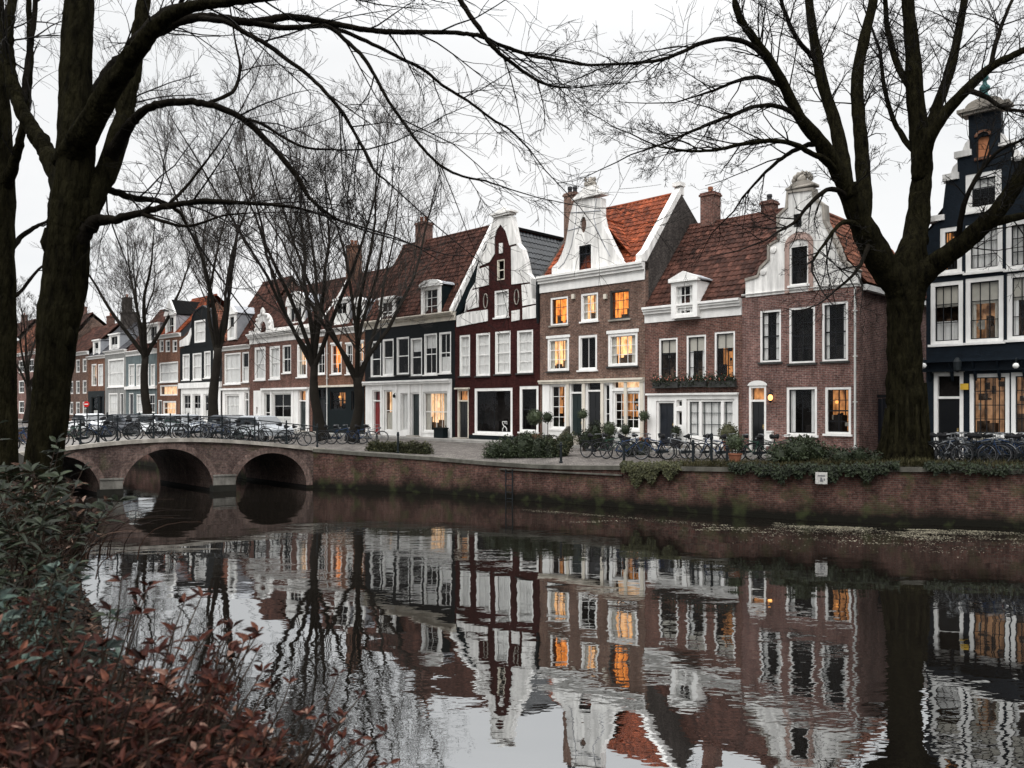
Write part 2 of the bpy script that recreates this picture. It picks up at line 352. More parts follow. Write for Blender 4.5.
def in_poly(x, y, poly):
    c = False; n = len(poly); j = n-1
    for i in range(n):
        xi, yi = poly[i]; xj, yj = poly[j]
        if (yi > y) != (yj > y) and x < (xj-xi)*(y-yi)/(yj-yi)+xi: c = not c
        j = i
    return c
def holed(mb, outline, holes, d0, d1, m=0, rev=0, rdepth=.15):
    """upright panel in (u,z) with openings, facing -d, closed round its outline"""
    vs = []; es = []
    for poly in [outline]+holes:
        b = len(vs); n = len(poly)
        vs += [Vector(p) for p in poly]; es += [(b+i, b+(i+1) % n) for i in range(n)]
    ov, oe, of, _, _, _ = delaunay_2d_cdt(vs, es, [], 0, 1e-4)
    for t in of:
        cx = sum(ov[i][0] for i in t)/len(t); cy = sum(ov[i][1] for i in t)/len(t)
        if not in_poly(cx, cy, outline) or any(in_poly(cx, cy, h) for h in holes): continue
        p = [ov[i] for i in t]
        a = (p[1][0]-p[0][0])*(p[2][1]-p[0][1])-(p[1][1]-p[0][1])*(p[2][0]-p[0][0])
        if a < 0: p.reverse()
        mb.face([(q[0], d0, q[1]) for q in p], m)
    def ring(poly, dd, mm, flip):
        ar = sum(poly[i][0]*poly[(i+1) % len(poly)][1]-poly[(i+1) % len(poly)][0]*poly[i][1] for i in range(len(poly)))
        if (ar < 0) != flip: poly = poly[::-1]
        for i in range(len(poly)):
            (ua,za),(ub,zb) = poly[i], poly[(i+1) % len(poly)]
            mb.face([(ua,d0,za),(ua,dd,za),(ub,dd,zb),(ub,d0,zb)], mm)
    ring(outline, d1, m, False)
    for h in holes: ring(h, d0+rdepth, rev, True)

def tiles(mb, A, U, V, cw=.25, rh=.34, m=0, rng=random, h=.045, flat=False):
    A = Vector(A); U = Vector(U); V = Vector(V); n = U.cross(V).normalized()
    if n.z < 0: n = -n
    nc = max(2, round(U.length/cw)); nr = max(2, round(V.length/rh))
    prof = ((0, .25), (.3, 1.0), (.62, .75), (.85, 0.0))
    if flat: prof = ((0, .3), (.04, .3), (.5, .34), (.96, .3))
    mb.use_c = True
    mb.face([A-n*.03, A+U-n*.03, A+U+V-n*.03, A+V-n*.03], m, .7)
    sag = [rng.uniform(-.012, .012) for _ in range(nc+1)]
    for r in range(nr):
        b = len(mb.v); jig = rng.uniform(-.01, .01)
        for c in range(nc):
            for (fx, fh) in prof:
                t = (c+fx)/nc
                lo = A+U*t+V*((r-.10)/nr)+n*(h*fh+.035+sag[c]+jig); hi = A+U*t+V*((r+1)/nr)+n*(h*fh+sag[c])
                mb.v.append(tuple(lo)); mb.v.append(tuple(hi))
        lo = A+U+V*((r-.10)/nr)+n*.045; hi = A+U+V*((r+1)/nr)+n*.01
        mb.v.append(tuple(lo)); mb.v.append(tuple(hi))
        for c in range(nc):
            tint = rng.uniform(.62, 1.25)
            if rng.random() < .06: tint *= .55
            for k in range(4):
                i = b+2*(c*4+k)
                mb.f.append((i, i+2, i+3, i+1)); mb.m.append(m); mb.c.append(tint)

class House:
    def __init__(s, name, label, x0, x1, depth=8.0, group='canal houses along the far quay'):
        s.x0, s.x1 = x0, x1; p = front(x0)
        s.root = empty(name, p, ANG); tag(s.root, label, 'house', group)
        s.W = s.u(x1); s.D = depth; s.wins = []; s.holes = []; s.rng = random.Random(int(x0*7+x1))
        s.g = .006
    def u(s, x): return (zf(s.x0)-zf(x))*math.sqrt(1+1.02**2)
    def z(s, x, y): return (HZ-y)/F*zf(x)+CAMZ-ZB
    def P(s, x, y): return (s.u(x), s.z(x, y))
    def rect(s, x0, x1, y0, y1):
        xm = (x0+x1)/2
        return s.u(x0), s.u(x1), s.z(xm, y1), s.z(xm, y0)
    # ---- walls
    def wall(s, outline, mat, holes=None, name='wall', d0=0.0, d1=.3, side=None, reveal=None):
        mb = MB(); holed(mb, outline, s.holes if holes is None else holes, d0, d1, 0, 1)
        if side:
            r, ze, zr = side        # ridge depth, eave height, ridge height (None: flat sides)
            for uu in (s.g, s.W-s.g):
                poly = [(.3,0),(s.D,0),(s.D,ze)]
                if zr: poly += [(r+(s.D-r)*.02, zr)]
                poly += [(.3, ze)]
                mb.face([(uu,d,z) for d, z in (poly if uu > 1 else reversed(poly))], 0)
            mb.face([(s.W-s.g,s.D,0),(s.g,s.D,0),(s.g,s.D,ze),(s.W-s.g,s.D,ze)], 0)
        return mb.build(name, [mat, reveal or mat], s.root)
    def full(s, ztop): return [(s.g,0),(s.W-s.g,0),(s.W-s.g,ztop),(s.g,ztop)]
    # ---- windows
    def win(s, x0, x1, y0, y1, kind='dark', cols=2, rows=2, frame=None, sash=None, sill=None, fw=.085, d=0.0, hole=True, parent=None, name='window', curtain=None, rail=True, local=None, detail=True, lintel=None, plant=False, blind=0.0, glass=None):
        u0, u1, z0, z1 = local if local else s.rect(x0, x1, y0, y1)
        rng = s.rng
        if hole: s.holes.append([(u0,z0),(u1,z0),(u1,z1),(u0,z1)])
        frame = frame or m_white; sash = sash or frame
        w = MB(); a, b = d+.015, d+.15
        w.box(u0, u0+fw, a, b, z0, z1); w.box(u1-fw, u1, a, b, z0, z1)
        w.box(u0+fw, u1-fw, a, b, z1-fw, z1); w.box(u0+fw, u1-fw, a, b, z0, z0+fw*.8)
        iu0, iu1, iz0, iz1 = u0+fw, u1-fw, z0+fw*.8, z1-fw; sw = .035
        a, b = d+.085, d+.125
        w.box(iu0, iu0+sw, a, b, iz0, iz1, 1); w.box(iu1-sw, iu1, a, b, iz0, iz1, 1)
        w.box(iu0+sw, iu1-sw, a, b, iz1-sw, iz1, 1); w.box(iu0+sw, iu1-sw, a, b, iz0, iz0+sw, 1)
        for c in range(1, cols):
            uc = iu0+(iu1-iu0)*c/cols; w.box(uc-.014, uc+.014, d+.093, d+.118, iz0+sw, iz1-sw, 1)
        for r_ in range(1, rows):
            zc = iz0+(iz1-iz0)*r_/rows; t = .03 if (rail and r_*2 == rows) else .014
            w.box(iu0+sw, iu1-sw, d+.090, d+.121, zc-t, zc+t, 1)
        if lintel: w.box(u0-.08, u1+.08, d-.035, d+.02, z1+.002, z1+lintel)
        wo = w.build(name, [frame, sash], parent or s.root)
        g = MB(); g.face([(iu0,d+.106,iz0),(iu1,d+.106,iz0),(iu1,d+.106,iz1),(iu0,d+.106,iz1)])
        go = g.build('glass_pane', glass or m_glass, wo)
        rm = {'dark': m_room, 'net': m_room, 'room': m_room2, 'orange': lit_or, 'warm': lit_warm, 'dim': lit_dim, 'glow': lit_glow, 'curt': lit_curt}[kind]
        dep = .45 if kind in ('orange','warm','curt') else .8
        q = MB(); y0_, y1_ = d+.152, d+dep
        q.face([(u0,y1_,z0),(u1,y1_,z0),(u1,y1_,z1),(u0,y1_,z1)], 0)
        q.face([(u0,y0_,z0),(u0,y1_,z0),(u0,y1_,z1),(u0,y0_,z1)], 1); q.face([(u1,y0_,z0),(u1,y0_,z1),(u1,y1_,z1),(u1,y1_,z0)], 1)
        q.face([(u0,y0_,z0),(u1,y0_,z0),(u1,y1_,z0),(u0,y1_,z0)], 1); q.face([(u0,y0_,z1),(u0,y1_,z1),(u1,y1_,z1),(u1,y0_,z1)], 1)
        if detail and kind != 'net':    # furniture, lamp shades and shelves seen against the back of the room
            ww = u1-u0; hh = z1-z0
            if kind in ('dim','room','glow'):       # shelves and hung things glimpsed in the room
                for _ in range(7):
                    cu = rng.uniform(u0+.08, u1-.16); zc = z0+hh*rng.uniform(.1,.9); q.box(cu, min(cu+rng.uniform(.05,.3), u1-.03), d+.5, d+.53, zc, min(zc+rng.uniform(.06,.35), z1-.02), rng.choice((1,1,3)))
            for _ in range(3 if ww < 1.4 else 6):
                cu = rng.uniform(u0+.1, u1-.2); hw = rng.uniform(.06, .16); top = z0+hh*rng.uniform(.12, .42)
                q.box(cu-hw, min(cu+hw, u1-.03), d+.26, d+dep-.02, z0+.01, top, 1)
            if kind in ('dim','room') and rng.random() < .3:
                q.blob((rng.uniform(u0+.25*ww, u1-.25*ww), d+.38, z0+hh*rng.uniform(.6, .78)), (.09,.09,.08), 8, 5, .05, 2)
            if kind in ('warm','curt','dim','glow'):
                for c in range(1, 4): q.box(u0+ww*c/4-.02, u0+ww*c/4+.02, d+dep-.03, d+dep-.01, z0+.02, z1-.02, 1)
        q.build('room_interior', [rm, m_room2 if kind in ('room','orange','warm','curt','glow') else m_room, m_lampdot, m_blind], wo)
        cu = curtain if curtain is not None else {'net': 'full', 'dark': rng.choice(['sides','half','none']), 'room': 'sides', 'warm': 'sides', 'curt': 'sides'}.get(kind, 'none')
        if cu != 'none' and detail:
            k = MB(); dd = d+.165
            def drape(ua, ub, za, zb):
                n = max(4, int((ub-ua)/.045)); pts = [(ua+(ub-ua)*i/n, dd+.02*math.sin(i*1.9+ua*9)+rng.uniform(0,.012)) for i in range(n+1)]
                for (pu, pd), (qu, qd) in zip(pts, pts[1:]): k.face([(pu,pd,za),(qu,qd,za),(qu,qd,zb),(pu,pd,zb)])
            if cu == 'full': drape(iu0, iu1, iz0, iz1)
            elif cu == 'half': drape(iu0, iu1, iz0, iz0+(iz1-iz0)*rng.uniform(.35,.5))
            elif cu == 'top': drape(iu0, iu1, iz0+(iz1-iz0)*.66, iz1)
            else:
                e = (iu1-iu0)*rng.uniform(.16,.27); drape(iu0, iu0+e, iz0, iz1); drape(iu1-e, iu1, iz0, iz1)
            k.build('curtain', m_curtain if kind in ('net','dark','room') else m_blind, wo)
        if blind:
            k = MB(); k.box(iu0, iu1, d+.15, d+.158, iz1-(iz1-iz0)*blind, iz1); k.build('roller_blind', m_blind, wo)
        if plant:
            k = MB()
            for _ in range(4):
                cx = rng.uniform(iu0+.15, iu1-.15)
                for _ in range(26):
                    p = Vector((cx+rng.gauss(0,.08), d+.2+rng.gauss(0,.02), iz0+abs(rng.gauss(.12,.1))))
                    k.leaf(p, (rng.uniform(-1,1), 0, rng.uniform(.1,1)), (0,-1,.2), .12, .05)
            k.build('pot_plant', m_leaf_dark, wo)
        if sill is not None:
            k = MB(); k.box(u0-.07, u1+.07, d-.09, d+.02, z0-.085, z0-.002); k.build('window_sill', sill, wo)
        return wo
    # ---- doors
    def door(s, x0, x1, y0, y1, ytr=None, mat=None, frame=None, kind='dark', fw=.10, arch=False, hood=False, glazed=False, d=0.0):
        """x0..y1 is the opening inside its frame; ytr the row where the fanlight starts (its top)"""
        u0, u1, _, z1 = s.rect(x0, x1, y0, y1); z0 = 0.16
        zt = z1; zd = z1
        if ytr is not None:
            zt = s.z((x0+x1)/2, ytr)
        s.holes.append([(u0-fw,0.0),(u1+fw,0.0),(u1+fw,zt+fw),(u0-fw,zt+fw)])
        mat = mat or m_door_dark; frame = frame or m_white
        k = MB(); k.box(u0, u1, d+.14, d+.19, z0, zd-.03)
        pw_ = (u1-u0); 
        if not glazed:
            for (f0, f1) in ((.06,.3),(.36,.62),(.68,.94)):
                for (a, b) in ((.1,.46),(.54,.9)):
                    za, zb = z0+(zd-z0)*f0, z0+(zd-z0)*f1
                    k.box(u0+pw_*a, u0+pw_*b, d+.125, d+.14, za, zb)
        do = k.build('door', mat, s.root)
        k = MB()
        k.box(u0-fw, u0, d+.01, d+.2, 0.0, zt+fw); k.box(u1, u1+fw, d+.01, d+.2, 0.0, zt+fw); k.box(u0, u1, d+.01, d+.2, zt, zt+fw)
        if ytr is not None: k.box(u0, u1, d+.03, d+.2, zd-.03, zd+.06)
        if arch:
            n = 10; uc = (u0+u1)/2; rr = (u1-u0)/2+fw+.05
            pts = [(uc+rr*math.cos(math.pi*i/n), zt+fw+.002+.22*math.sin(math.pi*i/n)) for i in range(n+1)]
            k.prism_y(pts, d-.03, d+.02)
        if hood: k.box(u0-fw-.12, u1+fw+.12, d-.16, d-.002, zt+fw, zt+fw+.10)
        k.build('door_frame', frame, do)
        k = MB(); k.blob((u1-.09, d+.10, z0+1.0), .03, 8, 5, 0); k.box(u1-.12, u1-.06, d+.122, d+.139, z0+.9, z0+1.1); k.build('door_handle', m_brass, do)
        k = MB(); k.box(u0-fw-.1, u1+fw+.1, d-.32, d+.14, 0.0, .158); k.build('doorstep', m_stone, do)
        if ytr is not None:
            k = MB(); k.face([(u0,d+.12,zd+.06),(u1,d+.12,zd+.06),(u1,d+.12,zt),(u0,d+.12,zt)])
            k.face([(u0,d+.3,zd+.06),(u1,d+.3,zd+.06),(u1,d+.3,zt),(u0,d+.3,zt)], 1); k.build('fanlight', [m_glass, {'dark': m_room, 'dim': lit_dim, 'warm': lit_warm, 'red': m_door_red}[kind]], do)
        if glazed:
            k = MB(); k.face([(u0+.12,d+.136,z0+.75),(u1-.12,d+.136,z0+.75),(u1-.12,d+.136,zd-.16),(u0+.12,d+.136,zd-.16)]); k.build('glass_pane', m_glassd, do)
        return do
    # ---- trim
    def cornice(s, za, zb, mat=None, u0=None, u1=None, out=.22, name='cornice', frieze=True):
        mat = mat or m_white; u0 = s.g if u0 is None else u0; u1 = s.W-s.g if u1 is None else u1
        k = MB(); h = zb-za
        if frieze: k.box(u0, u1, -.05, .1, za, za+h*.55)
        k.box(u0-.0, u1+.0, -out*.55, .1, za+h*.55+.002, za+h*.72); k.box(u0, u1, -out*.8, .1, za+h*.72+.002, za+h*.86); k.box(u0, u1, -out, .12, za+h*.86+.002, zb)
        return k.build(name, mat, s.root)
    def coping(s, pts, w=.42, h=.09, dc=.13, mat=None, name='gable_coping'):
        k = MB(); n = len(pts); cu = sum(p[0] for p in pts)/n; sec = []
        for i, (u, z) in enumerate(pts):
            (ua,za),(ub,zb) = pts[max(i-1,0)], pts[min(i+1,n-1)]; t = Vector((ub-ua, zb-za)).normalized(); nn = Vector((-t.y, t.x))
            o = nn*h; a, b = dc-w/2, dc+w/2
            sec.append([(u-nn.x*.02,a,z-nn.y*.02),(u+o.x,a,z+o.y),(u+o.x,b,z+o.y),(u-nn.x*.02,b,z-nn.y*.02)])
        b0 = len(k.v)
        for q in sec: k.v += q
        for i in range(n-1):
            for j in range(4): k.f.append((b0+i*4+j, b0+i*4+(j+1)%4, b0+i*4+4+(j+1)%4, b0+i*4+4+j)); k.m.append(0); k.c.append(1)
        k.f.append((b0+3,b0+2,b0+1,b0)); k.m.append(0); k.c.append(1); e = b0+4*(n-1); k.f.append((e,e+1,e+2,e+3)); k.m.append(0); k.c.append(1)
        return k.build(name, mat or m_stone, s.root)
    def roof_parallel(s, ze, zr, r, mat, u0=None, u1=None, ridge=None, name='roof', cw=.25, rh=.34, flat=False, back=True, over=.12):
        u0 = s.g if u0 is None else u0; u1 = s.W-s.g if u1 is None else u1
        k = MB(); sl = (zr-ze)/r
        tiles(k, (u0,-over,ze-over*sl+.04), (u1-u0,0,0), (0,r+over,(zr-ze)+over*sl), cw, rh, 0, s.rng, flat=flat)
        if back: k.face([(u0,s.D,ze+.04),(u0,r,zr+.04),(u1,r,zr+.04),(u1,s.D,ze+.04)], 0, .8)
        k.tube([(u0,r,zr+.02),((u0+u1)/2,r,zr+.0),(u1,r,zr+.02)], .11, 8, 1 if ridge else 0); 
        return k.build(name, [mat]+([ridge] if ridge else []), s.root)
    def roof_cross(s, ze, zr, uc, uL, uR, d0, d1, mat, ridge=None, name='roof', cw=.25, rh=.34, left=True, right=True, matl=None):
        k = MB()
        if right: tiles(k, (uR,d0,ze), (0,d1-d0,0), (uc-uR,0,zr-ze), cw, rh, 0, s.rng)
        if left: tiles(k, (uL,d0,ze), (0,d1-d0,0), (uc-uL,0,zr-ze), cw, rh, 0, s.rng)
        k.tube([(uc,d0,zr+.03),(uc,d1,zr+.03)], .12, 8, 1 if ridge else 0)
        return k.build(name, [mat]+([ridge] if ridge else []), s.root)
    def chimney(s, u, d, w, dd, z0, z1, mat=None, pots=2, potm=None):
        k = MB(); k.box(u-w/2, u+w/2, d-dd/2, d+dd/2, z0, z1-.18)
        k.box(u-w/2-.06, u+w/2+.06, d-dd/2-.06, d+dd/2+.06, z1-.178, z1-.08); k.box(u-w/2-.02, u+w/2+.02, d-dd/2-.02, d+dd/2+.02, z1-.078, z1)
        c = k.build('chimney', mat or m_br_red, s.root)
        for i in range(pots):
            p = MB(); uu = u+(i-(pots-1)/2)*w/max(pots,1); hh = s.rng.uniform(.3,.5)
            p.lathe([(.13,z1+.002),(.11,z1+hh*.6),(.14,z1+hh*.65),(.12,z1+hh)], (uu,d,0), 10); p.build('chimney_pot', potm or m_terra, c)
        return c
    def dormer(s, x0, x1, y0, y1, d0=-.02, depth=1.9, kind='dark', fr=None, roofm=None, ped='tri', cols=2, rows=2, cheek=None, pad=.16, rise=.42):
        """a white dormer whose window fills x0..y1, its face at depth d0"""
        u0, u1, z0, z1 = s.rect(x0, x1, y0, y1); fr = fr or m_white
        k = MB(); a, b = u0-pad, u1+pad; zt = z1+.14
        k.box(a, u0, d0, d0+.12, z0-.15, zt); k.box(u1, b, d0, d0+.12, z0-.15, zt); k.box(u0, u1, d0, d0+.12, z1, zt); k.box(u0, u1, d0, d0+.12, z0-.15, z0)
        k.box(a-.08, b+.08, d0-.12, d0+.14, zt+.002, zt+.10)
        k.box(a, a+.05, d0+.122, d0+depth, z0-.15, zt, 1); k.box(b-.05, b, d0+.122, d0+depth, z0-.15, zt, 1)
        uc = (a+b)/2; zq = zt+.102
        if ped == 'tri': prof = [(a-.1,zq),(b+.1,zq),(b+.1,zq+.06),(uc,zq+rise),(a-.1,zq+.06)]
        elif ped == 'arc': prof = [(a-.1,zq)]+[(uc+(b-a+.2)/2*math.cos(t), zq+.03+rise*math.sin(t)) for t in [math.pi*i/10 for i in range(11)]]
        else: prof = [(a-.1,zq),(b+.1,zq),(b+.1,zq+.05),(a-.1,zq+.05)]
        k.prism_y(prof, d0-.10, d0+.12)
        pr2 = [(u, z-.03) for u, z in prof]
        k.prism_y(pr2, d0+.122, d0+depth, 2)
        do = k.build('dormer', [fr, cheek or m_lead, roofm or m_lead], s.root)
        s.win(0,0,0,0, kind, cols, rows, frame=fr, d=d0, hole=False, parent=do, name='dormer_window', local=(u0,u1,z0,z1), fw=.05)
        return do
    def pipe(s, u, z0, z1, mat=None, r=.045):
        k = MB(); k.tube([(u,-.09,z0),(u,-.09,z1)], r, 8)
        z = z0+.4
        while z < z1: k.box(u-.07, u+.07, -.14, .0, z, z+.05); z += 1.8
        return k.build('drainpipe', mat or m_pipe, s.root)
    def panel(s, x0, x1, y0, y1, d=-.03, th=.03, mat=None, name='white_panelling', holes=()):
        u0, u1, z0, z1 = s.rect(x0, x1, y0, y1)
        return (u0,u1,z0,z1)
    def shopfront(s, x0, x1, ytop_y, y_base=None, mat=None, name='shopfront_panelling', d0=-.05):
        """painted ground floor skin over the brick, pierced by the openings made so far"""
        u0 = max(s.u(x0), s.g+.01); u1 = min(s.u(x1), s.W-s.g-.01); z1 = s.z((x0+x1)/2, ytop_y)
        mb = MB(); hs = [h for h in s.holes if min(p[1] for p in h) < z1 and min(p[0] for p in h) > u0 and max(p[0] for p in h) < u1]
        hs = [[(u, max(z, .001) if z <= 0 else z) for u, z in h] for h in hs]
        holed(mb, [(u0,0),(u1,0),(u1,z1),(u0,z1)], hs, d0, -.003, 0, 0, -d0)
        return mb.build(name, mat or m_white, s.root)
# ================================================================= A: red brick house, white scrolled gable
h = House('gabled_house', 'red brick house with weathered white scrolled gable and a lit wall lamp by its door', 742, 859, 9.0)
ze = h.z(800, 292); P = h.P
for (a, b, c, d_) in ((760,781,310,362),(789,815,307,363),(822,848,302,361)):
    h.win(a, b, c, d_, 'dark', 2, 4, sash=m_black, sill=m_sill, fw=.09, curtain='sides' if a != 789 else 'none', glass=m_glassd)
h.win(786.5, 817, 387, 435, 'dark', 2, 1, sash=m_black, sill=m_white, fw=.1, curtain='sides', rail=False)
h.win(825, 851, 387, 434, 'dim', 2, 4, sash=m_black, sill=m_white, fw=.1)
h.door(751, 764, 401, 449, 388, m_door_dark, arch=True, kind='dim')
h.wall(h.full(ze), m_br_pink, side=(4.5, ze, None))
gp = [P(746,297),P(746,281),P(759,277),P(762,268),P(770,260),P(770,246),P(780,240),P(779.5,216),P(788,208),P(788.5,193),P(813,190),P(814,200),P(823,206),P(824,222),P(831,236),P(838,250),P(842,262),P(858,272),P(858,286)]
uc = h.u(799)
aw = h.rect(790, 809, 245, 285); hole2 = h.rect(794, 802, 214, 227)
mb = MB(); rc = lambda q: [(q[0],q[2]),(q[1],q[2]),(q[1],q[3]),(q[0],q[3])]
gp = [(gp[0][0], ze+.002)]+gp[1:-1]+[(gp[-1][0], ze+.002)]
holed(mb, gp, [rc(aw), rc(hole2)], -.04, .32); mb.build('gable', m_white2, h.root)
h.win(0,0,0,0,'dark',2,3, local=aw, hole=False, d=-.04, fw=.07, sash=m_black, curtain='none', sill=m_white, glass=m_glassd)
h.win(0,0,0,0,'dark',1,1, local=hole2, hole=False, d=-.04, fw=.03, frame=m_sill, curtain='none', rail=False, detail=False)
k = MB(); n = 12; ua, ub, za, zb = aw; um = (ua+ub)/2; rr = (ub-ua)/2
k.box(ua-.2, ua-.005, -.085, -.042, za-.3, zb+.02); k.box(ub+.005, ub+.2, -.085, -.042, za-.3, zb+.02)
out_ = [(um+(rr+.2)*math.cos(t), zb+.022+(rr*.75+.2)*math.sin(t)) for t in [math.pi*i/n for i in range(n+1)]]
in_ = [(um+(rr-.0)*math.cos(t), zb+.022+(rr*.5)*math.sin(t)) for t in [math.pi*i/n for i in range(n+1)]]
for i in range(n): k.prism_y([in_[i], out_[i], out_[i+1], in_[i+1]], -.085, -.042)
k.build('arch_surround', M('pink_stone', (.42,.30,.26), .85, .2, 4, grime=.3), h.root)
h.coping(gp[1:-1], .46, .10)
k = MB()      # crowning shell and scroll stones
c0 = P(801,190); k.box(c0[0]-.62, c0[0]+.62, -.12, .36, c0[1]+.06, c0[1]+.17)
k.prism_y([(c0[0]-.55,c0[1]+.172),(c0[0]+.55,c0[1]+.172),(c0[0]+.34,c0[1]+.36),(c0[0]-.34,c0[1]+.36)], -.06, .3)
for i in range(7):
    t = math.pi*(.06+.88*i/6); k.blob((c0[0]+.36*math.cos(t), .12, c0[1]+.42+.26*math.sin(t)), (.11,.13,.14), 8, 5, .12)
k.blob((c0[0], .1, c0[1]+.46), (.22,.16,.2), 8, 5, .1); k.build('gable_crown', m_stone, h.root, smooth=True)
for (x, y) in ((764,272),(774,250),(784,222),(818,214),(827,236),(840,263)):      # volutes at the shoulders
    c = P(x, y); k = MB(); k.tube([(c[0],-.045,c[1]),(c[0],-.085,c[1]),(c[0],-.10,c[1])], [.14,.14,.06], 12); k.build('volute', m_white2, h.root)
h.cornice(ze-.02, ze+.14, m_white2, out=.10, name='string_course', frieze=False)
zr = h.z(812, 196); ex = h.z(859, 279)-.1
h.roof_cross(ex, zr-.25, uc+.05, -.12, h.W+.16, .30, 9.0, m_tile_or2)
k = MB(); k.prism_y([(h.g,ze),(h.W-h.g,ze),(h.W-h.g,ex-.12),(uc,zr-.4),(h.g,ex-.12)], 8.7, 9.0); k.build('rear_gable', m_br_red, h.root)
k = MB(); k.box(h.W-.02, h.W+.20, .33, 9.0, ex-.30, ex-.08); k.box(h.W+.0, h.W+.07, .33, 9.0, ze+.0, ex-.302); k.build('eaves_gutter', m_white, h.root)
h.pipe(h.W-.12, 0, ze-.05)
k = MB(); uu = h.u(771); k.box(uu-.12, uu+.12, -.2, -.003, h.z(771,446), h.z(771,432)); k.box(uu-.14, uu+.14, -.23, -.003, h.z(771,432)+.002, h.z(771,432)+.05); k.build('letter_box', m_white, h.root)
k = MB(); uu = h.u(773); zz = h.z(773, 398)
k.tube([(uu,-.003,zz+.28),(uu,-.22,zz+.36),(uu,-.24,zz+.22)], .015, 6); k.lathe([(.03,.24),(.13,.18),(.14,.15),(.03,.14)], (uu,-.24,zz), 8); k.lathe([(.02,-.2),(.08,-.14),(.09,-.11)], (uu,-.24,zz), 8)
lo = k.build('wall_lamp', m_iron, h.root)
k = MB(); k.blob((uu,-.24,zz+.02), (.10,.10,.13), 10, 6, 0); k.build('lamp_globe', m_lampglow, lo)
HA = h
# ================================================================= B: low house with dormer and flower boxes
h = House('dormer_house', 'low red brick house with white dormer, flower boxes under three windows and brown roof', 645, 742, 8.5)
P = h.P; ze = h.z(690, 319)
for i, (a, b, c, d_) in enumerate(((659,677.5,338,384),(686.5,706,335,384),(714.5,735,331.5,383))):
    h.win(a, b, c, d_, 'room' if i < 2 else 'dim', 2, 3, sash=m_black, fw=.085, curtain='sides' if i == 1 else 'none', blind=.3)
h.win(687, 735, 399, 438, 'net', 6, 3, sash=m_door_green, fw=.12, sill=m_white, rail=False)
h.door(658.5, 673.5, 403, 446, None, m_door_blue)
h.win(677, 682.5, 400, 407, 'room', 1, 1, fw=.03, curtain='none', rail=False, detail=False); h.win(677, 682.5, 411, 426, 'room', 1, 1, fw=.03, curtain='none', rail=False, detail=False)
h.wall(h.full(ze), m_br_red, side=(4.2, ze, h.z(740,217)))
h.shopfront(648, 738.5, 395)
k = MB(); u0, u1 = h.u(647), h.u(739); zz = h.z(693,395); k.box(u0, u1, -.16, .0, zz+.002, zz+.09)
for xx in (700.5, 722.5):
    uu = h.u(xx); k.box(uu-.07, uu+.07, -.02, .13, h.z(xx,438)+.1, h.z(xx,399)-.1)
k.build('shopfront_cornice', m_white, h.root)
k = MB(); u0, u1, z0, z1 = h.rect(677, 735, 447, 440); k.box(u0, u1, -.13, -.052, .02, h.z(706,446)); k.build('plinth', m_stone, h.root)
h.cornice(ze-.02, h.z(690,303.5), out=.32)
ztop = h.z(690,303.5); zr = 12.0
zr = (HZ-223)/F*40.4+CAMZ-ZB
ro = h.roof_parallel(ztop+.02, zr, 4.0, m_tile_br)
k = MB(); sl = (zr-ztop)/4.0; tiles(k, (h.W,.45,ztop+.04+sl*.45), (1.9,0,0), (0,3.55,sl*3.55), .25, .34, 0, h.rng); k.build('roof', m_tile_br, h.root)
h.dormer(679, 697.5, 285.5, 315, d0=-.36, depth=2.4, cols=2, rows=3, rise=.38, pad=.2, kind='dark', cheek=m_white)
ch = h.u(706); h.chimney(1.15, 4.1, .76, .7, zr-1.6, zr+1.55, m_br_red, 1)
h.chimney(4.25, 4.3, .6, .6, zr-.6, zr+.62, m_br_red, 1, m_urn)
HB = h
def flower_box(x0, x1, y0, y1, label):
    u0, u1, z0, z1 = HB.rect(x0, x1, y0, y1); L = u1-u0; rng = random.Random(int(x0))
    t = empty('flower_box', HB.root.matrix_basis @ Vector(((u0+u1)/2, -.16, z0)), ANG); tag(t, label, 'flower box', 'flower boxes of the dormer house')
    k = MB(); k.box(-L/2+.03, L/2-.03, -.11, .11, 0, .22); k.box(-L/2, L/2, -.13, .14, -.05, -.002); k.build('box', m_sill, t)
    k = MB()
    for _ in range(420):
        p = Vector((rng.uniform(-L/2, L/2), rng.gauss(-.04,.1), .2+abs(rng.gauss(0,.16))-(.2 if rng.random() < .35 else 0)))
        k.leaf(p, (rng.uniform(-1,1), rng.uniform(-1,.3), rng.uniform(-.6,.9)), (rng.uniform(-.5,.5),-1,.6), rng.uniform(.07,.13), .05)
    k.build('foliage', m_leaf_dark, t)
    k = MB()
    for _ in range(26): k.blob((rng.uniform(-L/2,L/2), rng.gauss(-.1,.06), .26+abs(rng.gauss(0,.14))), .028, 5, 3, .2, 0, rng)
    k.build('blossoms', m_flower, t)
bpy.context.view_layer.update()
flower_box(655, 681, 376, 387, 'flower box of dark trailing leaves under the left upper window of the dormer house')
flower_box(682.5, 709, 375, 386, 'flower box of dark trailing leaves under the middle upper window of the dormer house')
flower_box(711, 738, 374, 386, 'flower box with pinkish blooms under the right upper window of the dormer house')
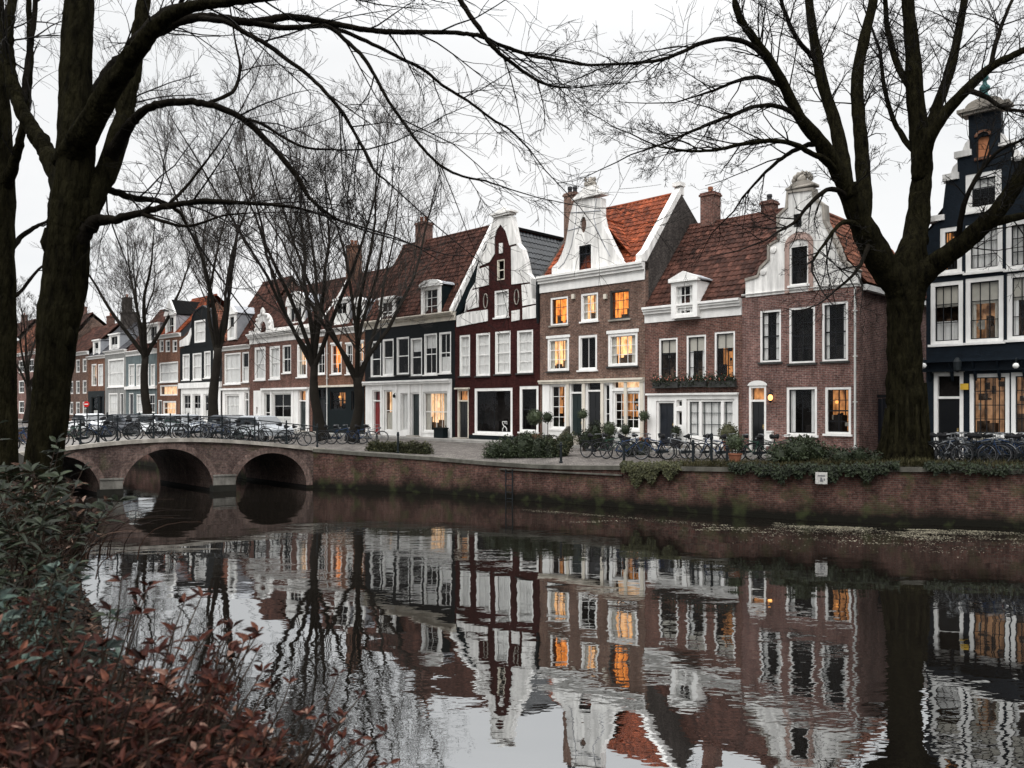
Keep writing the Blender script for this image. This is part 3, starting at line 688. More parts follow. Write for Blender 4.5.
# ================================================================= C: white bell gable, three floors
h = House('bell_gable_house', 'tall brown brick house with white bell gable, orange roof and many orange lit windows', 540, 645, 9.0)
P = h.P; za, zb = h.z(592, 286.5), h.z(592, 269.5)
h.win(550.5, 568, 297, 325, 'orange', 2, 3, sash=m_sill, fw=.1, sill=m_stone); h.win(581, 598, 293, 321, 'warm', 2, 3, fw=.1, sill=m_white); h.win(610, 629.5, 290, 319, 'orange', 3, 3, frame=m_sill, fw=.07, sill=m_stone)
h.win(547.5, 569, 338, 371, 'warm', 2, 3, fw=.13, sill=m_sill, lintel=.14); h.win(578.5, 597, 335, 370, 'dark', 2, 1, fw=.12, sill=m_white, rail=False, curtain='none'); h.win(608, 637.5, 333, 366, 'warm', 3, 3, fw=.14, sill=m_sill, lintel=.16)
h.win(550, 566, 384, 429, 'dim', 2, 4, fw=.12, sill=m_white, plant=True, rail=False)
h.door(571, 581.5, 393, 440, 384, m_door_green, kind='dark'); h.door(587.5, 601.5, 391, 440, 382, m_door_dark, kind='dark')
h.win(604.2, 610, 384, 429, 'dark', 1, 3, fw=.04, rail=False, curtain='none')
h.win(613, 640, 391, 430, 'dim', 4, 4, fw=.11, sill=m_white, plant=True, rail=False); h.win(613, 640, 379, 389, 'curt', 1, 1, fw=.05, rail=False, curtain='none', detail=False)
h.wall(h.full(zb), m_br_brown)
h.shopfront(543, 645, 381)
k = MB(); zz = h.z(592,381); k.box(h.g, h.W-h.g, -.20, .0, zz+.002, zz+.10); k.box(h.g, h.W-h.g, -.14, .0, zz-.10, zz)
for xx in (568.5, 584.6, 603, 626.3, 642.6):
    uu = h.u(xx); k.box(uu-.09, uu+.09, -.10, -.051, 0.02, zz-.102)
k.build('shopfront_cornice', m_cream, h.root)
h.cornice(za, zb, out=.34)
rC = 3.2; zrC = (HZ-193)/F*40.7+CAMZ-ZB; zeC = zb
for uu, nm in ((h.W-h.g, 'side_wall'), (h.g, 'side_wall')):
    k = MB(); a, b = (uu-.25, uu) if uu > 1 else (uu, uu+.25)
    k.prism_x([(.3,0),(h.D,0),(h.D,zeC-.6),(rC,zrC-.02),(.05,zeC+.02),(.05,zeC-.4),(.3,zeC-.42)], a, b); k.build(nm, m_br_grey, h.root)
k = MB(); k.box(.26, h.W-.26, h.D-.2, h.D, 0, zeC-.6); k.build('rear_wall', m_br_brown, h.root)
h.roof_parallel(zeC, zrC, rC, m_tile_or, u0=.28, u1=h.W-.34)
k = MB(); u0 = h.W-.36; u1 = h.W+.02   # raised white verge with scroll foot
k.prism_x([(-.25,zeC+.0),(-.25,zeC+.32),(.15,zeC+.62),(rC-.05,zrC+.32),(rC+.22,zrC+.42),(rC+.22,zrC-.1),(rC,zrC-.05),(.1,zeC+.02)], u0, u1)
k.box(u0-.05, u1+.05, rC-.22, rC+.28, zrC+.36, zrC+.56); k.build('roof_verge', m_white2, h.root)
uc = h.u(588)
gl = [(553,268),(559,262),(563,254),(566.5,244),(569,230),(571,216),(574,205),(577,199.5)]
gr = [(602.5,198),(602.5,216),(605,227),(610,238),(614.5,247),(619,255.5),(626,263)]
gp = [(P(553,272)[0], zb+.002)]+[P(*q) for q in gl]+[P(*q) for q in gr]+[(P(627,266)[0], zb+.002)]
hw = h.rect(578.5, 593.5, 243.5, 271.5); ov = [(P(584.5,225)[0]+.2*math.cos(t), P(584.5,225)[1]+.42*math.sin(t)) for t in [2*math.pi*i/14 for i in range(14)]]
mb = MB(); holed(mb, gp, [rc(hw), ov], -.10, .30); mb.build('gable', m_white2, h.root)
k = MB(); k.face([(u,.0,z) for u, z in ov]); k.build('oval_plaque', m_br_brown, h.root)
h.win(0,0,0,0,'dark',2,3, local=hw, hole=False, d=-.10, fw=.09, sash=m_door_blue, curtain='none', sill=m_white, glass=m_glassd)
# grey moulding drawn inside the gable edge
k = MB()
for side, dx in ((gl, 6.5), (gr, -7.5)):
    q = [P(x+dx*(1 if abs(y-199) > 12 else .6), y+1) for x, y in side[:-1] if True]
    k.tube([(a, -.11, b) for a, b in q], .022, 5)
qa, qb = P(573,213), P(602,211); k.tube([(qa[0],-.11,qa[1]),(qb[0],-.11,qb[1])], .025, 5)
qa, qb = P(569,231), P(606,228); k.tube([(qa[0],-.11,qa[1]),((qa[0]+qb[0])/2-.35,-.11,qa[1]+.05)], .022, 5)
k.build('gable_moulding', m_lead, h.root)
k = MB(); c0 = P(589.5,198.5); k.box(c0[0]-.98, c0[0]+.98, -.26, .34, c0[1]+.03, c0[1]+.13)
k.prism_y([(c0[0]-.95,c0[1]+.132),(c0[0]+.95,c0[1]+.132),(c0[0]+.55,c0[1]+.36),(c0[0],c0[1]+.46),(c0[0]-.55,c0[1]+.36)], -.2, .3)
k.box(c0[0]-.42, c0[0]+.42, -.1, .25, c0[1]+.40, c0[1]+.62); k.build('gable_pediment', m_white2, h.root)
k = MB()
for (du, dz, r) in ((-.25,.78,.16),(.02,.95,.17),(.22,.75,.16),(-.32,1.05,.10),(.26,.98,.10),(0,.68,.2)): k.blob((c0[0]+du,.08,c0[1]+dz), (r,r*.8,r), 8, 5, .2)
k.build('gable_crest', m_stone, h.root)
# little cross roof behind the bell gable
zcr = h.z(602,216)-.05
h.roof_cross(zb+.05, zcr, h.u(597), h.u(556), h.u(634), .28, 2.6, m_tile_or, name='cross_roof', left=True)
k = MB(); uu = h.u(634)+.12; k.prism_x([(-.1,zb+.04),(.5,zb+.04),(1.55,zb+1.55),(1.45,zb+1.9)], uu, uu+.16); k.build('valley_board', m_white, h.root)
h.chimney(h.u(571)-.95, 1.25, .72, .6, zb+1.0, (HZ-197)/F*44.0+CAMZ-ZB, m_br_brown, 2, m_urn)
for xx in (574, 606): 
    q = P(xx, 297); k = MB(); k.box(q[0]-.09, q[0]+.09, -.12, -.003, q[1]-.1, q[1]+.14)
    k.build('facade_lamp', m_cream, h.root)
HC = h
# ================================================================= D: maroon house with white-banded neck gable
h = House('neck_gable_house', 'dark maroon brick house with tall white-banded neck gable and dark shop window', 455, 540, 9.0)
P = h.P; zg = h.z(497, 318)
for (a, b, c, d_) in ((459.5,470,335,376),(476,490,333,376),(495,510.5,331,374),(517,533,330,373)): h.win(a, b, c, d_, 'net', 2, 4, fw=.11, sill=m_sill)
h.win(474.5, 512.5, 388, 434, 'dark', 2, 1, sash=m_black, fw=.17, sill=m_white, rail=False, curtain='none')
h.win(519.5, 538.5, 386, 432, 'dark', 1, 2, sash=m_black, fw=.17, sill=m_white, curtain='none', glass=m_glassd)
h.door(458.5, 467.5, 401, 447, 391, m_door_dark, frame=m_cream, kind='dim', hood=True)
h.wall(h.full(zg), m_br_maroon, side=(4.0, zg, None))
u0 = h.u(473); k = MB()
k.box(h.u(469.5), h.W-h.g-.02, -.07, -.003, .02, h.z(505,436)); k.build('shop_plinth', m_teal, h.root)
# centre of the gable in maroon brick, the outline in white stone
gp = [P(457,315),P(466,312),P(468,300),P(472,290),P(477,283),P(479,268),P(482,256),P(487,250),P(490,240),P(493,226),P(495,218),P(511.5,217),P(514,230),P(517,244),P(522,250),P(525,262),P(527.5,274),P(531,279),P(532,299),P(537,304),P(539,312)]
gp = [(max(gp[0][0],.02), zg+.002)]+gp[1:-1]+[(min(gp[-1][0],h.W-.02), zg+.002)]
hA = h.rect(494.5, 508.5, 290, 321); hB = h.rect(497, 504.5, 259.5, 280)
h2 = [(hA[0], zg+.02), (hA[1], zg+.02), (hA[1], hA[3]), (hA[0], hA[3])]
mb = MB(); holed(mb, gp, [h2, rc(hB)], 0, .3); mb.build('gable', m_br_maroon, h.root)
h.win(0,0,0,0,'net',2,2, local=(hA[0],hA[1],zg+.02,hA[3]), hole=False, fw=.10, sill=m_white); h.win(0,0,0,0,'dark',1,2, local=hB, hole=False, fw=.06, frame=m_cream, curtain='none')
k = MB()
def band(pts, d0=-.05, d1=-.003): k.prism_y([P(*q) for q in pts], d0, d1)
band([(457,327),(457,316),(466,312.5),(488,309.5),(488,321)]); band([(468,310),(468,300),(472,290.5),(479,288.5),(479,307)])
band([(474,288.5),(477.5,283),(479,269),(489,266),(489,285)]); band([(479.5,266.5),(482,256),(487,250.5),(490,240),(495,237),(495,254),(490,262)])
band([(490.5,238.5),(493,226),(495,218.5),(511,217.3),(514,230),(517,243.5),(510,245.5),(506,231),(501,224.5),(497,230),(495.5,236)])
band([(511.5,247),(517.5,245.5),(522,250.5),(525,262),(527.5,273),(531,279),(531.5,282),(512,284.5)]); band([(522,285),(531.5,283.5),(532,298),(537,303.5),(523,306)])
band([(512,311),(512,321.5),(520,320),(520,309.6)]); band([(523,308),(538.5,304.5),(539.5,317.5),(523,319.5)]); band([(499.5,243.5),(503,243),(503,253),(499.5,253.5)])
k.build('stone_band', m_white2, h.root)
for (x, y) in ((486,301),(517,297)):
    k = MB(); c = P(x, y); pts = [(c[0]+.17*math.cos(t), -.04, c[1]+.42*math.sin(t)) for t in [2*math.pi*i/14 for i in range(15)]]; k.tube(pts, .032, 6)
    k.build('oval_ornament', m_stone, h.root)
h.coping(gp[1:-1], .40, .07, mat=m_white2)
k = MB(); c0 = P(503,217); k.box(c0[0]-.72, c0[0]+.72, -.18, .34, c0[1]+.05, c0[1]+.16); k.box(c0[0]-.86, c0[0]+.86, -.24, .38, c0[1]+.162, c0[1]+.26)
k.prism_y([(c0[0]-.7,c0[1]+.262),(c0[0]+.7,c0[1]+.262),(c0[0]+.25,c0[1]+.44),(c0[0]-.25,c0[1]+.44)], -.1, .3); k.blob((c0[0],.1,c0[1]+.5), (.18,.14,.12), 10, 5, .05); k.build('gable_cap', m_white2, h.root)
zrD = h.z(514,224)
h.roof_cross(zg+.25, zrD, h.u(503), -.1, h.W+.1, .30, 9.0, m_tile_bk, ridge=m_tile_or, cw=.3, rh=.42)
k = MB(); k.box(h.u(503)-.22, h.u(503)+.22, .32, 9.0, zrD-.04, zrD+.10); k.build('ridge_capping', m_tile_or2, h.root)
k = MB(); k.prism_y([(h.g,zg),(h.W-h.g,zg),(h.u(503),zrD-.15)], 8.6, 8.9); k.build('rear_gable', m_br_maroon, h.root)
k = MB(); k.box(h.W-.12, h.W-.0, -.2, .2, h.z(539,318), h.z(539,280)); k.lathe([(.05,0),(.09,.25),(.05,.3)], (h.W-.06,-.1,h.z(539,318)-.3), 8); k.build('rain_hopper', m_iron, h.root)
q = P(502.5, 431)       # white figure in the shop window
k = MB(); x0, z0 = q[0], h.rect(474.5, 512.5, 388, 434)[2]+.17
for pts in (((-.17,.40),(-.19,.55),(.17,.56),(.17,.40)), ((-.17,.42),(-.08,.30),(.03,.27),(.15,.15),(.16,.0)), ((-.03,.28),(-.17,.14),(-.18,.0)), ((.02,.55),(.02,.42))):
    k.tube([(x0+u, .185, z0+z) for u, z in pts], .026, 6)
k.build('window_ornament', m_curtain, h.root)
HD = h
# ================================================================= E: black upper floor, white shopfront, red door
h = House('black_fronted_house', 'wide black fronted house with white ground floor, red door and brown tiled roof', 365, 455, 9.0)
P = h.P; zt = h.z(410, 317); zc = h.z(410, 325)
for i, (a, b, c, d_) in enumerate(((370.5,381,341,377),(382.5,393.5,339,375.5),(396.5,409,337,374.5),(410.5,422,338,376),(424,437,333.5,374.5),(439,451,332,373))):
    h.win(a, b, c, d_, 'dark', 2 if i > 3 else 1, 2, fw=.10, sill=m_white if i in (1,4,5) else m_sill, curtain=('none','half','none','top','top','half')[i], glass=m_glassd if i in (1,2) else m_glass)
h.door(373.8, 380, 401, 433, 391.5, m_door_red, kind='red')
h.win(384.5, 393, 390, 431, 'curt', 1, 2, fw=.09, curtain='half', plant=False)
h.win(401, 408.5, 393, 431, 'net', 2, 1, fw=.06, rail=False)
h.door(411.8, 419.5, 394, 438, None, m_door_green, glazed=True)
h.win(423.5, 448, 391.5, 432, 'curt', 4, 2, fw=.10, plant=True, curtain='sides', sill=m_white)
h.wall(h.full(zc), m_br_black)
h.shopfront(366, 452, 384)
k = MB(); zz = h.z(410,384); k.box(h.g, h.u(452), -.30, .0, zz+.13, zz+.24); k.box(h.g, h.u(452), -.22, .0, zz+.002, zz+.128)
for xx in (382.2, 397, 410, 421.5, 450.6):
    uu = h.u(xx); k.box(uu-.10, uu+.10, -.11, -.051, .02, zz)
k.build('shopfront_cornice', m_white, h.root)
k = MB(); uu = h.u(396.5); zz2 = h.z(396,396); k.blob((uu,-.2,zz2), (.09,.09,.13), 8, 5, 0); k.tube([(uu,-.1,zz2+.2),(uu,-.2,zz2+.12)], .02, 6); k.build('wall_lantern', m_iron, h.root)
h.cornice(zc, zt, out=.40, mat=m_cream)
rE = 3.3; zrE = (HZ-226)/F*50.5+CAMZ-ZB
h.roof_parallel(zt+.02, zrE, rE, m_tile_br, u1=h.W-.28)
h.dormer(382.5, 394, 301.5, 322, d0=-.12, depth=2.3, cols=2, rows=2, ped='flat', cheek=m_br_teal, pad=.24)
h.dormer(424.5, 439.5, 289, 315, d0=-.12, depth=2.6, cols=2, rows=3, ped='arc', cheek=m_br_teal, rise=.30, pad=.2)
for uu in (h.W-h.g, h.g):
    k = MB(); a, b = (uu-.25, uu) if uu > 1 else (uu, uu+.25)
    k.prism_x([(.3,0),(h.D,0),(h.D,zt-.6),(rE,zrE-.02),(.06,zt+.02),(.06,zc),(.3,zc)], a, b); k.build('side_wall', m_br_teal if uu > 1 else m_br_grey, h.root)
k = MB(); k.box(.26, h.W-.26, h.D-.2, h.D, 0, zt-.6); k.build('rear_wall', m_br_brown, h.root)
k = MB(); k.prism_x([(-.22,zt+.0),(-.22,zt+.16),(rE,zrE+.24),(rE+.2,zrE+.24),(rE+.2,zrE-.06),(rE,zrE-.06),(0,zt+.02)], h.W-.27, h.W+.02); k.build('roof_verge', m_white2, h.root)
h.chimney(2.2, rE+.1, .95, .8, zrE-.9, zrE+1.35, m_br_red, 2)
# ================================================================= F: brown brick behind the pair of trees, lit window
h = House('narrow_brick_house', 'brown brick house behind the twin bare trees, dark shopfront and one orange lit window', 312, 365, 9.0)
P = h.P; ze = h.z(340, 334)
for (a, b, c, d_, kd) in ((317,325,345,374,'dark'),(331,341.5,344,374,'orange'),(346,352.5,344,374,'dark'),(356.5,363.5,342,372,'warm')): h.win(a, b, c, d_, kd, 2, 3, fw=.09, sill=m_white, lintel=.12)
h.win(330.5, 346, 391, 410, 'dim', 3, 2, frame=m_iron, fw=.08); h.win(352, 361, 391, 410, 'dark', 2, 2, frame=m_iron, fw=.08)
h.door(318, 325, 399, 432, 390, m_door_dark, frame=m_teal)
h.wall(h.full(ze), m_br_or, side=(3.4, ze, h.z(340,334)+5.0))
h.shopfront(313, 364.5, 387, mat=m_teal)
k = MB(); zz = h.z(340,387); k.box(h.g, h.W-h.g, -.22, 0, zz+.002, zz+.14); k.build('shopfront_cornice', m_cream, h.root)
h.cornice(ze-.02, ze+.42, out=.3, mat=m_white2)
h.roof_parallel(ze+.42, ze+4.9, 3.4, m_tile_br)
h.dormer(334.5, 345.5, 302, 322, d0=.1, depth=2.0, cols=2, rows=1, ped='flat', pad=.2); h.dormer(353, 361, 305, 323, d0=.1, depth=1.8, cols=2, rows=1, ped='arc', rise=.3)
h.chimney(.75, 3.2, .95, .8, ze+3.9, ze+7.2, m_br_or, 2)
k = MB(); uu = .35
k.prism_x([(.5,ze+1.3),(.7,ze+1.2),(2.2,ze+2.7),(3.0,ze+4.4),(2.8,ze+4.6),(1.9,ze+3.1)], uu, uu+.22); k.build('scrolled_verge', m_white2, h.root)
h.pipe(h.u(328), 0, ze)
# ================================================================= G: broad red brick with white attic parapet
h = House('parapet_house', 'broad red brick house with curved white parapet, tall white windows and white shopfront', 250, 312, 9.0)
P = h.P; ze = h.z(280, 341); zp = h.z(280, 331)
for i, (a, b, c, d_) in enumerate(((254.5,265.5,347,380),(269.5,280,346,379),(282.5,291,345,373),(297,307,344,377))): h.win(a, b, c, d_, 'net' if i in (0,1) else ('dark' if i == 2 else 'curt'), 2, 2, fw=.2 if i != 2 else .1, sill=m_white)
h.win(264.5, 270.5, 393, 432, 'dark', 1, 2, fw=.08, curtain='none'); h.win(273, 291.5, 393, 431, 'dark', 2, 3, fw=.09, curtain='half')
h.door(299.5, 305.5, 401, 431, 391, m_door_green, kind='dim', glazed=True); h.win(256.5, 258.5, 407, 414, 'dark', 1, 1, fw=.02, detail=False, curtain='none', rail=False)
h.wall(h.full(ze), m_br_red, side=(3.5, ze, h.z(280,341)+4.4))
h.shopfront(254, 309.5, 390)
k = MB(); zz = h.z(280,390); k.box(h.u(263), h.u(309.5), -.24, 0, zz+.002, zz+.16)
for xx in (262, 272, 293.5, 309): 
    uu = h.u(xx); k.box(uu-.12, uu+.12, -.11, -.051, .02, zz)
k.build('shopfront_cornice', m_white, h.root)
h.cornice(ze-.02, zp, out=.42, mat=m_white2)
k = MB(); u0, u1 = h.g+.02, h.W-h.g-.02; n = 14
pts = [(u0,zp+.01),(u1,zp+.01),(u1,zp+.25)]+[(h.u(264)+1.25*math.cos(t), zp+.28+1.35*math.sin(t)) for t in [math.pi*i/n for i in range(n+1)]]+[(u0,zp+.3)]
arch = [(h.u(264)+.55*math.cos(t), zp+.35+.6*math.sin(t)) for t in [2*math.pi*i/n for i in range(n)]]
holed(k, pts, [arch], -.12, .2); k.build('parapet', m_white2, h.root)
k = MB()
for q in range(10):
    t = math.pi*q/9; k.blob((h.u(264)+1.15*math.cos(t), -.12, zp+.35+1.2*math.sin(t)), (.16,.14,.16), 8, 5, .15, 0, h.rng)
k.blob((h.u(264), -.1, zp+1.75), (.25,.18,.3), 8, 5, .1); k.build('carved_crest', m_white2, h.root)
h.roof_parallel(zp+.0, ze+4.9, 3.5, m_tile_br, back=True)
h.dormer(285.5, 297.5, 306.5, 322, d0=.35, depth=2.4, cols=3, rows=1, ped='arc', rise=.95, pad=.35)
h.chimney(h.u(300)+1.8, 3.6, .9, .7, ze+4.0, ze+6.2, m_br_grey, 2)
# ================================================================= Hh: white-framed brick with tall dark red roof
h = House('steep_roof_house', 'brick house with white framed windows under a very steep dark red roof', 222, 250, 9.0)
P = h.P; ze = h.z(236, 350)
h.win(224.5, 240.5, 353, 384, 'net', 3, 2, fw=.12, sill=m_white); h.win(242, 248.8, 352, 382, 'dark', 1, 2, fw=.1, sill=m_white)
h.win(225.5, 239.5, 394, 426, 'net', 3, 3, fw=.14, sill=m_white, rail=False); h.door(245.3, 248.2, 400, 431, 393, m_door_green)
h.wall(h.full(ze), m_br_brown, side=(3.8, ze, ze+6.0)); h.shopfront(223, 249.4, 390)
k = MB(); zz = h.z(236,390); k.box(h.g, h.W-h.g, -.2, 0, zz+.002, zz+.16); k.build('shopfront_cornice', m_white, h.root)
h.cornice(ze, ze+.35, out=.35)
h.roof_parallel(ze+.35, ze+6.4, 3.9, m_tile_br, rh=.4)
h.dormer(228, 233, 316, 338, d0=.1, depth=2.2, cols=1, rows=2, ped='tri', rise=.7, pad=.3)
# ================================================================= I: black bell-gabled house
h = House('black_gabled_house', 'black painted house with small bell gable, white windows and white shopfront', 180, 222, 9.0)
P = h.P; ze = h.z(200, 346)
for (a, b, c, d_) in ((182.5,189.5,354,380),(192.5,201.5,353,380),(204,210.5,351,378),(213,219.5,350,377)): h.win(a, b, c, d_, 'net', 2, 2, fw=.13, sill=m_white)
for (a, b) in ((183,191),(193,201),(204,210)): h.win(a, b, 394, 420, 'dark', 2, 3, fw=.12, curtain='half', rail=False)
h.door(213, 217.5, 399, 428, 391, m_door_dark)
h.wall(h.full(ze), m_br_black, side=(4.0, ze, None)); h.shopfront(181.5, 221, 388)
k = MB(); zz = h.z(200,388); k.box(h.g, h.W-h.g, -.2, 0, zz+.002, zz+.5); k.build('shopfront_fascia', m_white, h.root)
gp = [(h.u(184),ze+.002)]+[P(*q) for q in ((185,340),(189,334),(192,326),(193,317),(196,311),(203,306.5),(209,310),(212,318),(213,327),(216,335),(219,341))]+[(h.u(219.5),ze+.002)]
hw = h.rect(194.5, 205.5, 320, 342.5)
mb = MB(); holed(mb, gp, [rc(hw)], -.02, .3); mb.build('gable', m_br_black, h.root)
h.win(0,0,0,0,'net',2,2, local=hw, hole=False, fw=.16, d=-.02)
for q in (((180.5,347),(180.5,341),(184,339),(189,334.5),(191.5,328),(192,335),(190,345)), ((215,332),(219,340),(221.5,341),(221.5,347),(216.5,345))):
    k = MB(); k.prism_y([P(*p) for p in q], -.1, -.025); k.build('white_scroll', m_white2, h.root)
h.coping(gp[1:-1], .4, .12, mat=m_black)
h.roof_cross(ze+.1, h.z(203,310), h.u(202), -.1, h.W+.1, .3, 9.0, m_tile_or2, rh=.4)
# ================================================================= J: slim brick with white dormer gable and orange roof
h = House('slim_brick_house', 'slim pale brick house with white pointed hoist dormer and orange tiled roof', 157, 180, 9.0)
P = h.P; ze = h.z(168, 338)
for (a, b) in ((159.5,163.5),(165.5,170),(172.5,177)): h.win(a, b, 340, 352, 'net', 1, 2, fw=.12, detail=False)
h.win(159.5, 178, 362, 382, 'net', 4, 2, fw=.13, sill=m_white); h.win(160, 177.5, 385, 395.5, 'curt', 3, 1, fw=.12, detail=False); h.win(163, 176, 401, 415, 'curt', 3, 2, fw=.14, detail=False)
h.door(158.6, 161.6, 401, 424, None, m_door_dark)
h.wall(h.full(ze), m_br_or, side=(3.5, ze, ze+3.6)); h.cornice(ze, ze+.35, out=.3)
h.roof_parallel(ze+.35, ze+4.3, 3.6, m_tile_or, rh=.42)
h.dormer(166.5, 173.5, 317, 334.5, d0=.0, depth=3.2, cols=2, rows=2, ped='tri', rise=1.5, pad=.3, roofm=m_tile_or2)
k = MB(); c = P(170, 317); k.box(c[0]-.06, c[0]+.06, -.7, -.15, c[1]+.5, c[1]+.65); k.build('hoist_beam', m_sill, h.root)
# ================================================================= K
h = House('grey_green_house', 'grey green rendered house with blue door and white attic storey', 126, 157, 9.0)
P = h.P; ze = h.z(141, 355)
for (a, b) in ((128.5,134.5),(136,142),(144.5,149),(150.5,155)): h.win(a, b, 364, 386, 'net', 2, 2, fw=.12, sill=m_white)
h.win(136.5, 146, 394, 413, 'net', 2, 2, fw=.13); h.door(129.3, 133, 394, 422, None, m_door_blue); h.win(148.5, 155, 394, 413, 'dark', 2, 2, fw=.12)
h.wall(h.full(ze), m_render_t, side=(3.5, ze, ze+3.4)); h.cornice(ze, ze+.5, out=.35)
k = MB(); zz = h.z(141,389); k.box(h.g, h.W-h.g, -.2, 0, zz, zz+.3); k.build('shopfront_fascia', m_white, h.root)
h.roof_parallel(ze+.5, ze+5.2, 3.6, m_tile_br, rh=.42)
h.dormer(146.5, 156, 326, 341, d0=.1, depth=2.6, cols=3, rows=1, ped='flat', pad=.4)
# ================================================================= Mm
h = House('pale_grey_house', 'pale grey rendered house with wide white windows and small white dormer', 105, 126, 9.0)
P = h.P; ze = h.z(116, 354)
h.win(108, 124, 358.5, 387, 'net', 4, 2, fw=.2, sill=m_white); h.win(108.5, 117.5, 393, 420, 'net', 3, 3, fw=.16); h.door(120.3, 123, 394, 423, None, m_door_dark)
h.wall(h.full(ze), m_render_g, side=(3.5, ze, ze+3.3)); h.cornice(ze, ze+.4, out=.3)
h.roof_parallel(ze+.4, ze+3.7, 3.6, m_tile_slate, rh=.42, flat=True); h.dormer(109.5, 116.5, 336, 349, d0=.1, depth=2.2, cols=2, rows=1, ped='flat', pad=.4)
# ================================================================= N
h = House('corner_shop_house', 'small orange brick house with teal shopfront and a great grey chimney', 88, 105, 9.0)
P = h.P; ze = h.z(96, 359)
h.win(91.5, 96.5, 364, 386, 'curt', 2, 2, fw=.14); h.win(98, 103, 364, 386, 'net', 2, 2, fw=.14)
h.win(92, 98, 397, 419, 'dark', 2, 2, fw=.12, frame=m_teal); h.door(100.3, 103, 397, 420, None, m_door_dark, frame=m_teal)
h.wall(h.full(ze), m_br_or, side=(3.5, ze, ze+3.6)); h.shopfront(88.5, 104.7, 391, mat=m_teal); h.cornice(ze, ze+.35, out=.3)
h.roof_parallel(ze+.35, ze+4.2, 3.6, m_tile_slate, rh=.42, flat=True); h.dormer(93, 97.5, 342, 355, d0=.1, depth=2.2, cols=1, rows=2, ped='flat', pad=.35)
h.chimney(h.W*.58, 3.4, 2.4, 1.0, ze+3.0, ze+5.6, m_br_grey, 0); h.chimney(h.W*.50, 3.4, 1.1, .8, ze+5.602, ze+7.4, m_br_grey, 1)
# ================================================================= far end of the row
def far_house(name, label, x0, x1, yE, rise, wall, roof, cols, lit=()):
    h = House(name, label, x0, x1, 9.0); ze = h.z((x0+x1)/2, yE); H = ze; nf = 3
    for f in range(nf):
        z0 = .9+f*(H-.4)/nf; z1 = z0+(H-.4)/nf*.62
        for c in range(cols):
            if f == 0 and c == 0: continue
            u0 = h.W*(c+.22)/cols; u1 = h.W*(c+.78)/cols
            h.win(0,0,0,0, 'curt' if (f, c) in lit else 'net', 2, 2, local=(u0,u1,z0,z1), fw=.14, detail=False, name='window')
            h.holes.append  # openings are registered by win
    um = h.W/cols*.5
    h.wall(h.full(ze), wall, side=(3.5, ze, ze+rise)); h.cornice(ze, ze+.4, out=.3); h.roof_parallel(ze+.4, ze+rise+.5, 3.6, roof, rh=.45, cw=.35)
    k = MB(); k.box(um-.5, um+.5, -.04, -.004, .1, 2.3); d = k.build('door', m_door_dark, h.root)
    h.chimney(h.W*.7, 3.5, .9, .7, ze+rise-.8, ze+rise+1.6, m_br_red, 1)
    return h
far_house('far_brick_house', 'red brick house with tiled roof just right of the big leaning tree trunk', 62, 88, 356, 3.4, m_br_brown, m_tile_br, 4)
far_house('far_brick_house', 'brown brick house far down the row, mostly hidden by the leaning trunk', 36, 62, 350, 4.2, m_br_brown, m_tile_br, 3, ((1,1),))
far_house('far_brick_house', 'pale red house seen through the gap between the two left trunks', 8, 36, 356, 4.6, m_br_pink, m_tile_or2, 3)
far_house('far_brick_house', 'last brick house of the row, behind the left edge trunk', -22, 8, 352, 4.2, m_br_red, m_tile_br, 3)
# ================================================================= blue-black stepped house on the right
h = House('stepped_gable_house', 'blue black canal house with stepped neck gable, copper finial and tall white windows', 926, 1056, 10.0)
P = h.P; zg = h.z(985, 222)
for (a, b, c, d_, kd) in ((930.5,963,281.5,344,'room'),(965.5,1003.5,277,342,'glow'),(1007,1046,272,339,'room')):
    h.win(a, b, c, d_, kd, 3, 3, sash=m_black, fw=.15, sill=m_white, curtain='sides' if a != 930.5 else 'half', blind=.38)
for (a, b, c, d_, kd) in ((940,962,227,273,'dim'),(965.5,1002.5,223,271,'net'),(1006,1040,219,268,'net')): h.win(a, b, c, d_, kd, 4, 3, sash=m_black, fw=.16, sill=m_white, rail=False, glass=m_glassd)
h.door(937.5, 959.5, 398, 444, 376, m_door_dark, kind='dark', glazed=True, fw=.13, arch=True)
h.win(969.5, 1009.5, 373.5, 436, 'glow', 5, 4, sash=m_black, fw=.13, sill=m_white, rail=False); h.win(1011, 1050, 372, 436, 'glow', 5, 4, sash=m_black, fw=.13, sill=m_white, rail=False)
gp0 = [P(926.5,222),P(930.5,222),P(942,216.5),P(943,206),P(945,189),P(946,181),P(956.5,175),P(957,166),P(957.5,158),P(969,151.5),P(968.5,121),P(968,114),P(1001,111),P(1001.5,124),P(1003,146),P(1014,143),P(1015,160),P(1027,157),P(1029,176),P(1030,208),P(1044,205),P(1052,205)]
out = [(h.g,0),(h.W-h.g,0),(h.W-h.g,zg-.05),(gp0[-2][0],zg)]+[(u, z) for u, z in reversed(gp0[2:-2])]+[(gp0[1][0]+.0, zg),(h.g,zg-.05)]
hw = h.rect(965.5, 1001.5, 172, 210); nich = h.rect(977.5, 989, 136, 157)
h.holes += [rc(hw), rc(nich)]
h.win(0,0,0,0,'net',3,3, local=hw, hole=False, sash=m_black, fw=.2, rail=False, sill=m_white, glass=m_glassd, curtain='top')
h.wall(out, m_br_blue, side=(5.0, zg-.05, None))
k = MB(); u0, u1, z0, z1 = nich; k.face([(u0,.12,z0),(u1,.12,z0),(u1,.12,z1),(u0,.12,z1)]); k.build('niche_plaque', M('plaque_paint', (.48,.20,.10), .7, .25, 4), h.root)
k = MB(); um = (u0+u1)/2; rr = (u1-u0)/2
